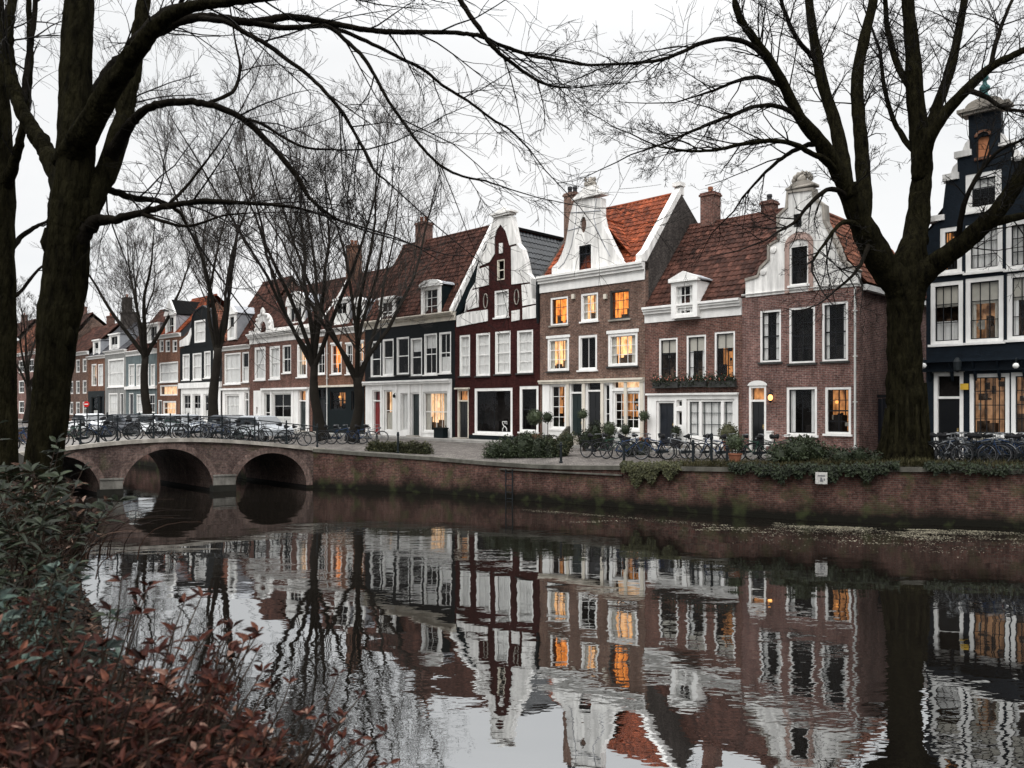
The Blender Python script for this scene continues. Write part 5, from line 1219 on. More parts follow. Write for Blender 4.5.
# ---- near left tree, at the bank's edge
def burls(k, base, W, Rr, rng):
    for f, an, s_ in ((.45,2.6,.11),(.52,.2,.13),(.30,.5,.10)):
        i = int(f*(len(W)-1)); c = W[i]-base+Vector((math.cos(an)*Rr[i]*.85, -abs(math.sin(an))*Rr[i]*.8, 0)); k.blob(c, (s_*.8,s_*.8,s_*1.6), 9, 6, .15, 0, rng)
    for q in range(7):
        a = q*.9; d = Vector((math.cos(a), math.sin(a), 0)); k.tube([Vector((0,0,.75))+d*Rr[0]*.72, Vector((0,0,.2))+d*Rr[0]*1.15, d*Rr[0]*1.9-Vector((0,0,.25))], [.18,.15,.06], 7)
TL = dict(den=2.4, len=(.6,2.1), depth=2, r=.014, rmin=.003, up=.12, wob=.19, kids=(3,6), droop=.35)
traced_tree('canal_tree', 'big dark mossy tree on the near bank whose bare limbs reach over the canal', 10.0,
    [(36,545,66,0),(41,500,52,0),(45,450,50,0),(52,390,50,0),(59,330,52,0),(65,280,56,0),(69,235,58,0),(72,200,56,0),(75,160,50,0),(76,110,43,.1),(77,50,39,.2),(80,-20,37,.3),(84,-110,33,.4),(90,-230,24,.6)],
    [ [(82,225,34,0),(96,190,30,.1),(109,165,28,.2),(125,110,24,.4),(133,70,21,.5),(141,20,19,.6),(150,-60,17,.8),(165,-150,12,1)],
      ([(66,165,38,0),(88,128,34,-.3),(108,92,30,-.5),(124,68,27,-.6),(142,44,23,-.8),(160,24,20,-.9),(186,9,16,-1.1),(230,2,12,-1.3),(280,-4,9,-1.5),(335,-8,6,-1.7)], dict(start=.45)),
      ([(78,245,24,0),(94,222,18,-.1),(112,220,12,-.2),(140,213,10,-.3),(170,206,8.5,-.4),(205,201,7,-.5),(245,203,5.5,-.5),(285,206,4.5,-.5),(310,211,3.5,-.4)], dict(start=.2)),
      ([(84,215,18,0),(99,188,13,.2),(112,191,10,.3),(132,198,9,.4),(158,201,7,.5),(178,211,5,.6),(188,228,3.5,.6)], {}),
      ([(106,170,24,.2),(120,140,17,.1),(134,120,13,0),(150,107,11,-.1),(175,102,10,-.2),(206,104,9,-.3),(240,117,8.5,-.4),(264,138,8,-.5),(284,160,7.5,-.6),(300,181,7,-.6),(308,196,6,-.6),(322,209,4.5,-.6),(340,221,3,-.6)], dict(start=.3)),
      ([(150,34,17,-.8),(178,22,13,-.7),(204,17,11.5,-.6),(232,20,11,-.5),(254,22,10,-.4),(290,17,9,-.3),(325,22,8,-.2),(360,29,7.5,-.1),(394,32,7,0),(430,32,6,.1),(458,33,6,.2),(480,36,5.5,.2),(500,45,5.5,.3),(530,55,5,.4),(562,61,4.5,.5),(587,65,4,.5),(615,64,3.2,.6),(640,62,2.4,.6)], dict(start=.35)),
      ([(250,22,8,-.4),(285,28,7,-.5),(325,26,6,-.6),(345,40,6,-.6),(363,57,6,-.7),(375,76,5.5,-.7),(388,100,5,-.8),(406,126,5,-.8),(420,145,4.5,-.9),(440,165,4,-.9),(462,176,3.4,-.9),(485,181,3,-.9),(510,189,2,-.9)], {}),
      ([(318,23,6,-.2),(345,32,5.5,.1),(372,44,5,.2),(400,58,4.5,.3),(424,70,4.5,.4),(442,85,4,.5),(468,101,4,.5),(492,119,3.5,.5),(510,130,2.8,.5),(530,150,2.2,.5)], {}),
      ([(196,18,9,-.6),(222,21,8,-.9),(244,32,7.5,-1),(266,44,7,-1.1),(288,60,6.5,-1.2),(308,75,6,-1.2),(328,95,5.5,-1.3),(342,112,5.5,-1.3),(354,132,4.5,-1.3),(364,150,4.5,-1.3),(374,170,3.5,-1.3),(390,184,2.5,-1.3)], {}),
      ([(445,-30,9,.2),(458,-4,8,.2),(470,15,7.5,.2),(482,32,7,.2),(496,50,6,.2),(515,65,5,.3),(535,79,4.5,.3),(552,86,3.4,.3),(572,88,2.2,.3)], dict(start=.1)),
      ([(130,45,14,-.5),(165,12,11,0),(205,4,9.5,.4),(250,1,8.5,.8),(300,-6,7,1.1),(350,-14,5,1.3)], dict(den=2.2)),
      ([(64,195,30,0),(50,158,24,.3),(34,132,21,.5),(20,106,18,.6),(11,72,16,.7),(8,35,14,.8),(14,-10,12,.9)], {}),
      ([(74,120,22,.2),(94,92,13,.6),(110,66,11,.9),(128,52,9,1.2),(160,30,7,1.5),(190,-10,5,1.6)], {}),
      ([(22,110,9,.6),(28,60,8,1.0),(34,20,7,1.2),(36,-30,6,1.4)], {}),
      ([(140,213,6,-.3),(165,222,5,-.6),(190,226,4,-.8),(222,216,3,-.9),(250,213,2,-.9)], {}),
      ([(206,104,6,-.3),(232,92,5,0),(240,70,4,.2),(236,44,3,.3)], {}),
      ([(170,203,5,-.4),(185,188,4,-.1),(198,172,3.4,0),(215,150,2.6,.1)], {}),
      ([(240,118,5,-.4),(262,124,4.5,-.6),(300,146,4,-.7),(340,150,3,-.8)], {}) ],
    3, TL, m_bark, m_twig, m_bark_moss, None, burls, .70, .72)
TL2 = dict(den=1.1, len=(.5,1.5), depth=2, r=.018, rmin=.005, up=.15, wob=.28, kids=(2,5))
traced_tree('canal_tree', 'dark mossy trunk cut by the left edge of the view, behind the leaning tree', 13.0,
    [(8,520,34,0),(6,440,26,0),(5,360,25,0),(3,280,28,0),(1,200,30,0),(0,140,27,0),(-4,60,24,0),(-8,-40,20,.2),(-12,-160,14,.4)],
    [ [(2,190,18,0),(12,170,12,-.2),(20,140,9,-.4),(28,95,8,-.5),(30,40,7,-.6),(28,-20,5,-.7)],
      [(6,255,9,0),(20,238,6,.3),(34,228,5,.4),(46,222,3,.5)], [(4,300,8,0),(20,292,4,.3),(36,272,3,.6),(48,262,2,.8)], [(2,120,12,0),(-30,60,9,.2),(-60,0,7,.4)] ],
    8, TL2, m_bark, m_twig, m_bark_moss, None, None, .8, .85)
# ---- the big tree on the far quay at the right
def roots(k, base, W, Rr, rng):
    for q in range(15):
        a = q*.43+rng.uniform(-.12,.12); d = Vector((math.cos(a), math.sin(a), 0)); r0 = Rr[0]
        e = rng.uniform(.78,.98); k.tube([Vector((0,0,rng.uniform(1.8,3.2)))+d*r0*.60, Vector((0,0,1.1))+d*r0*.68, Vector((0,0,.45))+d*r0*.82, d*r0*e+Vector((0,0,.06)), d*r0*e*1.12-Vector((0,0,.35))], [.05,.10,.15,.13,.06], 8, 0, True, .12, rng)
    for q in range(14):
        i = rng.randrange(4, len(W)-22); a = rng.uniform(0,6.28); k.blob(W[i]-base+Vector((math.cos(a), math.sin(a), 0))*Rr[i]*.93, (.09,.09,rng.uniform(.1,.3)), 7, 5, .2, 0, rng)
TR = dict(den=2.5, len=(.9,3.2), depth=3, r=.028, rmin=.0065, up=.16, wob=.22, kids=(2,5), droop=.12)
traced_tree('quay_tree', 'huge bare tree with thick trunk on the far quay beside the blue black house', 27.9,
    [(905,472,82,0),(905,455,68,0),(905,435,55,0),(905,405,46,0),(905,370,42,0),(904,340,41,0),(905,312,43,0),(906,290,47,0),(909,266,46,0),(913,245,35,.1),(918,220,28,.3),(920,195,25,.4)],
    [ ([(905,310,30,0),(898,286,38,-.1),(884,268,37,-.2),(868,238,31,-.5),(856,212,27,-.7),(846,186,25,-.9)], dict(start=.8, den=.6)),
      [(850,196,22,-.9),(836,168,20,-1.1),(820,142,17,-1.4),(801,119,15,-1.6),(785,88,13,-1.8),(770,62,12,-2.0),(752,36,10,-2.2),(738,14,8.5,-2.3),(730,-30,6,-2.4)],
      [(846,186,20,-.9),(842,158,18,-.5),(836,128,16,-.1),(826,95,14,.3),(818,62,13,.6),(812,25,11,.9),(806,-20,10,1.1),(796,-80,7,1.4)],
      [(862,225,22,-.5),(864,190,20,-.2),(862,155,18,.2),(859,118,16,.6),(857,80,15,1.0),(864,40,13,1.3),(874,-5,11,1.6),(878,-70,8,1.9)],
      ([(904,272,34,0),(912,240,28,.3),(919,205,26,.5),(922,170,25,.6),(920,135,24,.8),(915,95,21,1.0),(913,55,18,1.2),(909,15,16,1.4),(906,-40,13,1.6),(900,-110,8,1.8)], dict(start=.4)),
      ([(918,180,18,.5),(930,138,16,0),(946,112,14,-.3),(966,90,13,-.6),(990,68,11,-.8),(1012,56,9,-1),(1040,42,7,-1.2)], {}),
      [(921,150,15,.6),(935,112,13,1.1),(949,74,12,1.5),(958,35,10,1.8),(966,-10,8,2),(972,-60,6,2.2)],
      ([(906,305,28,0),(916,280,33,-.3),(934,264,28,-.6),(956,248,25,-1.2),(978,230,23,-1.7),(997,212,21,-2.1),(1012,190,19,-2.4),(1030,160,17,-2.7),(1056,122,13,-3),(1080,80,9,-3.2)], dict(start=.3)),
      [(985,224,13,-1.8),(1004,220,11,-1.6),(1030,214,9,-1.4),(1060,205,7,-1.2)],
      [(844,178,9,-.9),(826,160,7.5,-1.6),(812,154,7,-1.9),(795,144,6.5,-2.2),(770,141,5.5,-2.6),(742,144,5,-3),(716,150,4,-3.2),(690,151,3.4,-3.4),(660,147,2.4,-3.6)],
      [(838,172,8,-.9),(822,158,7.5,-1.2),(815,134,7,-1.5),(800,119,6.5,-1.6),(780,107,6,-2),(757,106,5.5,-2.2),(736,114,5,-2.4),(714,122,4.5,-2.5),(690,132,4,-2.6),(668,142,3,-2.7),(645,150,2,-2.8)],
      [(772,64,8,-2),(752,46,6.5,-2.2),(730,39,6,-2.5),(705,42,5.5,-2.8),(682,52,5,-3),(660,60,4.2,-3.2),(635,63,3.4,-3.4),(612,65,2,-3.6)],
      [(785,88,6.5,-1.8),(762,78,5.5,-1.2),(740,80,4.5,-.9),(715,90,3.5,-.6),(690,98,2.4,-.4)],
      [(855,205,8,-.7),(840,192,6.5,-1.2),(826,190,6,-1.5),(808,206,5,-1.8),(795,222,4,-2),(778,232,3,-2.2)],
      [(866,232,9,-.5),(850,222,7,-1.2),(838,226,5,-1.6),(824,244,4,-2),(812,262,3,-2.2)],
      [(870,240,7,-.5),(862,262,5,-1.4),(852,276,4,-1.8),(836,290,2.6,-2.2)],
      [(915,95,10,1),(898,66,8,1.6),(888,30,7,2),(884,-15,5,2.3)],
      [(922,160,9,.6),(905,140,7,1.4),(893,118,6,1.9),(884,85,5,2.3),(880,50,4,2.6)],
      [(820,142,8,-1.4),(800,148,6,-1),(782,158,5,-.7),(762,176,3.6,-.5),(742,198,2.6,-.3)],
      [(818,62,7,.6),(798,40,6,.2),(784,10,5,-.2),(772,-30,4,-.4)],
      [(966,90,8,-.6),(984,96,6,-1.2),(1004,108,5,-1.5),(1028,112,4,-1.8)],
      [(956,248,8,-1.2),(964,205,6.5,-1.9),(980,172,5.5,-2.2),(1000,150,4.5,-2.5),(1022,140,3.4,-2.7)],
      [(990,68,6,-.8),(998,36,5,-.6),(1012,0,4,-.4)] ],
    21, TR, m_bark, m_twig, m_bark_moss, None, roots, .74, .77)
# ---- bare street trees beyond the bridge
def bare_tree(name, label, px, py, Z, height, lean, tr, fork, limbs, seed, spread=(10,38), group=None, rmin=.010, fine=1.0):
    rng = random.Random(seed); base = pw(px, py, Z); root = empty(name, base); tag(root, label, 'tree', group)
    tp = [Vector((lean*f+.12*math.sin(f*5+seed), .1*math.cos(f*4+seed), fork*f)) for f in [i/8 for i in range(9)]]
    rr = [tr*(1.4 if i == 0 else 1.06 if i == 1 else 1-.04*i) for i in range(9)]
    k = MB(); k.tube(tp, rr, 18, 0, True, 0, rng, .09); k.build('trunk', m_bark_far, root, smooth=True)
    tw = MB()
    for j in range(limbs):
        az = 6.283*(j+rng.uniform(-.3,.3))/limbs+seed; an = R(rng.uniform(*spread)) if j else R(4)
        d = Vector((math.sin(an)*math.cos(az), math.sin(an)*math.sin(az), math.cos(an))); q = tp[-1] if j % 2 == 0 else tp[-2]
        L_ = (height-fork)*rng.uniform(.78,1.0)/max(.75, math.cos(an)); n = 9; pts = [q-d*.2]; dirs = []
        for i in range(n):
            d = (d+Vector((rng.gauss(0,.10), rng.gauss(0,.10), .062))).normalized(); pts.append(pts[-1]+d*L_/n); dirs.append(d.copy())
        r0 = tr*rng.uniform(.34,.48); rs = [r0*(1-i/(n+.6))**1.15+rmin for i in range(n+1)]
        kk = MB(); kk.tube(pts, rs, 8, 0, False, 0, rng, .08); kk.build('limb', m_bark_far, root, smooth=True)
        for c in range(int(14*fine)):
            f = rng.uniform(.12,1)*n; i = min(int(f), n-1); p = pts[i].lerp(pts[i+1], f-i); dd = dirs[i]
            ax = dd.orthogonal().normalized(); ax.rotate(Matrix.Rotation(rng.uniform(0,6.283),3,dd)); a2 = R(rng.uniform(22,52)); nd = dd*math.cos(a2)+ax*math.sin(a2)
            grow(tw, p, nd, L_*rng.uniform(.24,.44)*(1.15-.55*f/n), min(max(rs[i]*.42, rmin), .034), 3, rng, rmin*.6, .45, .16, (3,6), 5, 0, (18,50), (.44,.68))
    tw.build('crown', m_twig_far, root); return root
G_ = 'bare trees along the quay beyond the bridge'
bare_tree('street_tree', 'bare tree forking low in front of the parapet house, left of the twin pair', 322, 440, 45.5, 19.4, -.55, .31, 4.6, 7, 2, (8,38), G_)
bare_tree('street_tree', 'bare fork-trunked tree before the narrow brick house, right of the twin pair', 354, 442, 44.5, 18.0, .25, .32, 3.6, 7, 5, (8,40), G_)
bare_tree('street_tree', 'tall bare tree in front of the black gabled house', 214, 430, 60, 22.5, .15, .40, 6.2, 7, 9, (8,36), G_, .012)
bare_tree('street_tree', 'smaller bare tree in front of the grey green house', 147, 426, 76, 20.5, -.2, .44, 6.6, 7, 14, (9,40), G_, .015, .95)
bare_tree('street_tree', 'far bare tree seen in the gap between the two left trunks', 28, 424, 92, 15.5, 0, .4, 4.5, 6, 17, (14,46), G_, .017, .8)
# ------------------------------------------------------------------ hedges, shrubs, ivy
def leafy(mb, rng, centre, rad, n, size, core=None, flat=.0):
    cx, cy, cz = centre; rx, ry, rz = rad
    for _ in range(n):
        th = rng.uniform(0, 6.283); u = rng.uniform(-.35, 1); s_ = math.sqrt(max(0, 1-u*u)); q = rng.uniform(.62, 1.05)
        d = Vector((s_*math.cos(th), s_*math.sin(th), u)); p = Vector((cx+rx*d.x*q, cy+ry*d.y*q, cz+rz*d.z*q))
        dd = (d+Vector((rng.gauss(0,.7), rng.gauss(0,.7), rng.gauss(0,.5)))).normalized()
        mb.leaf(p, dd, (rng.gauss(0,.5), rng.gauss(0,.5), 1), size*rng.uniform(.6,1.3), size*.55)
def shrub(name, label, cat, centre, lumps, n, size, mat, seed, group=None):
    rng = random.Random(seed); t = empty(name, centre); tag(t, label, cat, group)
    k = MB(); st = MB()
    for (x, y, z, rx, ry, rz) in lumps:
        leafy(k, rng, (x,y,z), (rx,ry,rz), int(n*3.2*(rx*rz)), size); st.blob((x,y,z), (rx*.72,ry*.72,rz*.72), 9, 6, .15, 1, rng)
        for _ in range(7): st.tube([(x*.6+rng.gauss(0,.1), y*.6, -.1), (x+rng.gauss(0,rx*.3), y+rng.gauss(0,ry*.3), z*.6), (x+rng.gauss(0,rx*.5), y+rng.gauss(0,ry*.5), z+rz*.7)], [.03,.02,.006], 5)
    st.build('stem', [m_stem, m_leaf_dark], t); k.build('foliage', mat, t); return t
rz_q = math.atan2(-.5, 1)
c = pw(398, 452, 37.5); c.z = 1.68; n_ = 14
shrub('clipped_hedge', 'low clipped olive hedge on the quay edge right of the bridge', 'hedge', c, [((i-6.5)*.21, -(i-6.5)*.085+.3, .12+.05*math.sin(i*1.4), .32, .36, .42+.06*math.sin(i*2.1)) for i in range(n_)], 900, .10, m_leaf_olive, 41)
c = pw(520, 457, 35.2); c.z = 1.62
shrub('quay_bush', 'wide loose green bush on the quay in front of the maroon house shop window', 'bush', c, [(-1.15,.3,.22,.55,.5,.55),(-.55,.1,.32,.6,.55,.7),(.15,.0,.34,.6,.5,.7),(.8,-.15,.36,.6,.5,.75),(1.3,-.3,.28,.5,.45,.6),(.3,.3,.7,.5,.4,.5)], 560, .10, m_leaf_green, 42)
c = pw(560, 452, 35); c.z = 1.66
shrub('quay_bush', 'smaller grey green bush beside the wide bush, left of the stoop', 'bush', c, [(0,0,.4,.55,.5,.6),(.35,.2,.75,.4,.4,.45),(-.4,.1,.5,.4,.4,.5)], 520, .09, m_leaf_olive, 43)
c = pw(808, 460, 28.4); c.z = 2.0
shrub('verge_shrub', 'dense dark green shrub on the verge left of the huge quay tree', 'bush', c, [(-.9,.2,.15,.5,.5,.45),(-.35,.0,.3,.55,.5,.55),(.25,0,.25,.5,.5,.5),(.8,-.1,.12,.45,.45,.4),(0,.3,.5,.45,.4,.4)], 620, .10, m_leaf_green, 44)
c = pw(868, 458, 27.6); c.z = 2.05
shrub('verge_shrub', 'low scrubby dark shrub right against the roots of the huge quay tree', 'bush', c, [(-.9,.0,.1,.5,.4,.35),(-.3,.1,.12,.5,.4,.4),(.2,.1,.05,.4,.4,.3)], 480, .09, m_leaf_dark, 45)
c = pw(590, 447, 37.5); c.z = 1.95
shrub('dark_planting', 'dark mound of leaves growing against the grey stoop of the lit house', 'bush', c, [(-.2,.2,.35,.4,.35,.55),(.3,.3,.55,.4,.35,.75),(.75,.1,.3,.4,.35,.45)], 560, .09, m_leaf_dark, 46)
c = pw(640, 452, 34.5); c.z = 1.8
shrub('dark_planting', 'low dark planting among the bicycles left of the navy door', 'bush', c, [(-.5,.1,.2,.4,.3,.35),(.1,.2,.3,.45,.3,.45)], 520, .09, m_leaf_dark, 47)
# ivy hanging over the coping
def ivy(label, x0, x1, drop, n, seed, mat, dense=1.0):
    rng = random.Random(seed); pts = [p for p in QP if x0 <= p.x <= x1]; pts.reverse(); base = pts[len(pts)//2].copy(); t = empty('hanging_ivy', base); tag(t, label, 'ivy')
    k = MB(); st = MB(); nn = Vector((-.42,-.9,0)).normalized()
    for _ in range(n):
        f = rng.random()*(len(pts)-1); i = int(f); p = pts[i].lerp(pts[i+1], f-i); e = min(1, 4*min(f/(len(pts)-1), 1-f/(len(pts)-1))+.25)
        dz = drop*e*(.55+.45*math.sin(f*2.3+seed)*math.sin(f*5.1))*rng.random()**.8
        q = p+nn*rng.uniform(-.5 if dz < .12 else .08,.28)+Vector((0,0,.22*rng.random()-dz))-base
        k.leaf(q, (rng.gauss(0,.6), -.4, -rng.uniform(.1,1)), (rng.gauss(0,.3),-1,.5), rng.uniform(.08,.15), .08)
    for _ in range(24):
        f = rng.random()*(len(pts)-1); i = int(f); p = pts[i].lerp(pts[i+1], f-i)-base; st.tube([p+Vector((0,.3,.1)), p+nn*.14+Vector((rng.gauss(0,.1),0,.04)), p+nn*.13+Vector((rng.gauss(0,.2),0,-drop*.5*rng.random()-.1))], [.012,.012,.005], 4)
    st.build('stem', m_stem, t); k.build('foliage', mat, t); return t
ivy('thick clump of olive ivy spilling down the quay wall below the dormer house', 3.9, 7.0, .85, 3400, 3, m_leaf_olive)
ivy('dark ivy fringe draped over the quay wall under the verge shrub and paper notice', 7.2, 13.2, .55, 3600, 6, m_leaf_dark)
ivy('thin ivy fringe along the quay top under the big tree and blue black house', 13.4, 23, .25, 2200, 9, m_leaf_dark)
# ---- near bank planting
def stalky(name, label, base, n, hmin, hmax, spread, mat, leafL, seed, stems=None, lean=(0,0), leaves=(6,12), cat='shrub'):
    rng = random.Random(seed); t = empty(name, base); tag(t, label, cat); k = MB(); st = MB()
    for _ in range(n):
        a = rng.uniform(0, 6.283); r0 = rng.random()**.5; x, y = spread[0]*r0*math.cos(a), spread[1]*r0*math.sin(a); H = rng.uniform(hmin, hmax)*(1-.35*r0)
        d = Vector((math.cos(a)*r0*.45+lean[0]+rng.gauss(0,.18), math.sin(a)*r0*.35+lean[1]+rng.gauss(0,.15), 1)).normalized(); p = Vector((x,y,-.15)); pts = [p]; m_ = 6
        for i in range(m_): d = (d+Vector((rng.gauss(0,.1), rng.gauss(0,.1), rng.gauss(0,.06)))).normalized(); pts.append(pts[-1]+d*(H+.15)/m_)
        st.tube(pts, [.008*(1-.11*i) for i in range(m_+1)], 5, 0, False)
        for _ in range(rng.randint(*leaves)):
            f = (.35+.65*rng.random()**.6)*m_; i = min(int(f), m_-1); q = pts[i].lerp(pts[i+1], f-i); aa = rng.uniform(0,6.283); dd = Vector((math.cos(aa), math.sin(aa), rng.uniform(-.5,.75)))
            k.leaf(q, dd, (rng.gauss(0,.35), rng.gauss(0,.35), 1), leafL*rng.uniform(.45,1.6), leafL*rng.uniform(.16,.30), 0, rng.uniform(.05,.5))
            if rng.random() < .5: tw = q+dd*leafL*.5; st.tube([q, tw], [.003,.002], 3, 0, False)
        for _ in range(4):
            aa = rng.uniform(0,6.283); k.leaf(pts[-1], (math.cos(aa), math.sin(aa), rng.uniform(.1,1.2)), (rng.gauss(0,.4),-.5,.8), leafL*rng.uniform(.7,1.2), leafL*.36)
    st.build('stem', m_stem, t); k.build('foliage', mat, t); return t
BZ = 2.38
stalky('russet_shrub', 'full russet leaved shrub nearest the water at the foot of the view', (-1.66,2.75,BZ), 190, .35,.86, (.60,.5), m_leaf_red, .064, 51, leaves=(12,20))
stalky('brown_shrub', 'dry brown leaved shrub low in the bottom corner below the russet shrub', (-1.45,2.15,BZ), 250, .2,.62, (.68,.42), m_leaf_brown, .058, 52, leaves=(9,15))
stalky('red_tipped_shrub', 'taller thin shrub with dark red leaf tufts standing out against the water', (-1.85,3.45,BZ), 75, .55,1.0, (.5,.45), m_leaf_red, .066, 53, leaves=(3,7), lean=(.12,0))
stalky('twiggy_shrub', 'wiry twigs with few red leaves leaning out over the water', (-1.3,3.35,BZ-.05), 80, .28,.66, (.45,.4), m_leaf_red, .052, 54, leaves=(1,3), lean=(.42,.05))
stalky('blue_green_bush', 'blue green leafy bush at the left edge in front of the big leaning tree', (-2.62,3.45,BZ), 190, .45,1.18, (.5,.5), m_leaf_blue, .07, 55, leaves=(10,16), lean=(-.05,0))
stalky('trailing_bush', 'mixed dark green bush on the bank edge behind the blue green bush', (-3.35,4.6,BZ), 120, .4,.95, (.5,.6), m_leaf_dark, .085, 58, leaves=(10,16))
stalky('dark_green_bush', 'dark green bush with small leaves at the foot of the left trunks', (-4.25,6.1,BZ), 110, .8,1.65, (.75,.6), m_leaf_dark, .12, 56, leaves=(12,18))
stalky('red_dry_bush', 'reddish dry bush tangled round the base of the big leaning tree', (-5.3,8.2,BZ), 70, .6,1.15, (.9,.6), m_leaf_brown, .12, 57, leaves=(8,13))
# fallen leaves and creeping cover along the bank edge
k = MB(); rng = random.Random(63); eg = [p for p in edge if -1 < p.y < 14]
for _ in range(9000):
    f = rng.random()*(len(eg)-1); i = int(f); p = eg[i].lerp(eg[i+1], f-i); e = rng.random()
    if e < .35: u = rng.random(); q = p+Vector((.3*u+.03, .05*u, -.36*u+.01))
    else: u = rng.random()**1.3*1.9; q = p+Vector((-u*.85, -u*.3, .012))
    a = rng.uniform(0,6.283); k.leaf(q+Vector((0,0,rng.uniform(0,.06))), (math.cos(a), math.sin(a), rng.uniform(-.4,.7)), (rng.gauss(0,.5)+.3, rng.gauss(0,.5), 1), rng.uniform(.035,.085), rng.uniform(.015,.035))
tag(k.build('ground_cover', m_leaf_brown), 'dead leaves and creeping cover on the near bank edge', 'leaf litter', kind='stuff')
# arching dry grass blades by the trunk
k = MB(); rng = random.Random(61)
for _ in range(60):
    b = Vector((-4.9+rng.gauss(0,.4), 8.6+rng.gauss(0,.5), BZ-.1)); a = rng.uniform(-.7,1.2); L_ = rng.uniform(.5,1.1); pts = [b+Vector((math.cos(a)*L_*f*f*.9, math.sin(a)*.3*L_*f, L_*(f*1.1-.6*f*f))) for f in [i/6 for i in range(7)]]
    k.tube(pts, [.007*(1-i/8) for i in range(7)], 4, 0, False)
tag(k.build('dry_grass', m_leaf_brown), 'arching dry grass blades on the near bank by the trunk', 'grass', kind='stuff')
# ------------------------------------------------------------------ bicycles
def bike_meshes(dark):
    t = empty('bicycle', (0,0,0)); mk = MB()
    def tb(mb, a, b, r=.016, n=6): mb.tube([a, b], r, n)
    ra, fa = Vector((-.53,0,.34)), Vector((.55,0,.34)); bb = Vector((-.08,0,.30)); st = Vector((-.24,0,.78)); hd = Vector((.36,0,.86)); h2 = Vector((.39,0,.72))
    f = MB()
    tb(f, bb, st, .018); tb(f, h2, bb, .021); tb(f, hd, st+Vector((.02,0,-.06)), .018); tb(f, h2, hd, .022)
    for y in (-.05,.05): tb(f, bb, ra+Vector((0,y,0)), .011); tb(f, st+Vector((0,0,-.05)), ra+Vector((0,y,0)), .010); f.tube([h2+Vector((.01,y*.6,-.02)), Vector((.45,y,.52)), fa+Vector((0,y,0))], .012, 6)
    f.build('frame', dark, t)
    # mudguards, carrier with chain case and stand
    for c, a0, a1 in ((ra,.1,2.9),(fa,.5,2.7)):
        pr = [(c.x+.375*math.cos(a0+(a1-a0)*i/10), c.z+.375*math.sin(a0+(a1-a0)*i/10)) for i in range(11)]
        f = MB()
        for y0, y1 in ((-.028,.028),):
            b0 = len(f.v)
            for x, z in pr: f.v += [(x,y0,z),(x,y1,z)]
            for i in range(len(pr)-1): f.f.append((b0+2*i,b0+2*i+1,b0+2*i+3,b0+2*i+2)); f.m.append(0); f.c.append(1)
        f.build('mudguard', dark, t)
    f = MB()
    for y in (-.07,.07): f.tube([(-.25,y,.72),(-.78,y,.74)], .008, 5); f.tube([(-.74,y,.74),(-.55,y,.35)], .007, 5)
    for x in (-.4,-.55,-.7): f.tube([(x,-.07,.735),(x,.07,.735)], .007, 5)
    f.prism_y([(-.08,.24),(.0,.30),(-.06,.37),(-.5,.385),(-.58,.34),(-.5,.295)], .055, .07)
    f.tube([(-.2,-.05,.28),(-.32,-.16,.02)], .01, 5); f.build('carrier', m_iron, t)
    f = MB(); f.tube([(.355,0,.84),(.34,0,1.02)], .014, 6); f.tube([(.16,-.27,1.02),(.27,-.24,1.03),(.35,-.1,1.03),(.35,.1,1.03),(.27,.24,1.03),(.16,.27,1.02)], .013, 6); f.lathe([(.05,-.03),(.06,.03),(.02,.06)], (.44,0,.84), 8); f.build('handlebar', m_steel, t)
    f = MB(); f.tube([st, st+Vector((-.03,0,.14))], .013, 6); f.tube([(-.40,0,.945),(-.33,0,.955),(-.24,0,.94),(-.13,0,.935)], [.085,.10,.06,.025], 8); f.build('saddle', m_rubber, t)
    f = MB(); f.tube([(-.08,-.09,.30),(-.08,.09,.30)], .03, 8); f.tube([(-.08,-.09,.30),(.04,-.10,.18)], .01, 5); f.tube([(-.08,.09,.30),(-.2,.10,.42)], .01, 5); f.box(-.0,.08,-.2,-.1,.165,.19); f.box(-.24,-.16,.1,.2,.41,.435); f.build('pedals', m_iron, t)
    for c in (ra, fa):
        w_ = MB(); ring = [c+Vector((.335*math.cos(a), 0, .335*math.sin(a))) for a in [6.2832*i/22 for i in range(23)]]; w_.tube(ring, .022, 6, 0, False)
        r2 = [c+Vector((.305*math.cos(a), 0, .305*math.sin(a))) for a in [6.2832*i/22 for i in range(23)]]; w_.tube(r2, .010, 5, 1, False); w_.tube([c+Vector((0,-.05,0)), c+Vector((0,.05,0))], .022, 7, 1)
        for i in range(14):
            a = 6.2832*i/14; w_.tube([c+Vector((0,.02 if i % 2 else -.02,0)), c+Vector((.305*math.cos(a),0,.305*math.sin(a)))], .0028, 3, 1, False)
        w_.build('wheel', [m_rubber, m_steel], t)
    return t
bmats = [('black', m_black), ('dark blue', M('blue_bike_paint', (.02,.04,.09), .4, .2, 3)), ('grey', M('grey_bike_paint', (.18,.19,.2), .4, .2, 3)), ('dark green', M('green_bike_paint', (.02,.05,.035), .4, .2, 3))]
protos = [bike_meshes(m) for _, m in bmats]; used = [False]*4
ORD = ['first','second','third','fourth','fifth','sixth','seventh','eighth','ninth','tenth','eleventh','twelfth','thirteenth','fourteenth','fifteenth','sixteenth']
brng = random.Random(77)
def bike(pos, yaw, label, group, lean=0.0, which=None):
    i = which if which is not None else brng.choice((0,0,0,1,2,3)); o = protos[i] if not used[i] else copy_tree(protos[i]); used[i] = True
    o.location = pos; o.rotation_euler = (lean, 0, yaw); tag(o, label.format(bmats[i][0]), 'bicycle', group); return o
yawT = math.atan2(T.y, T.x)
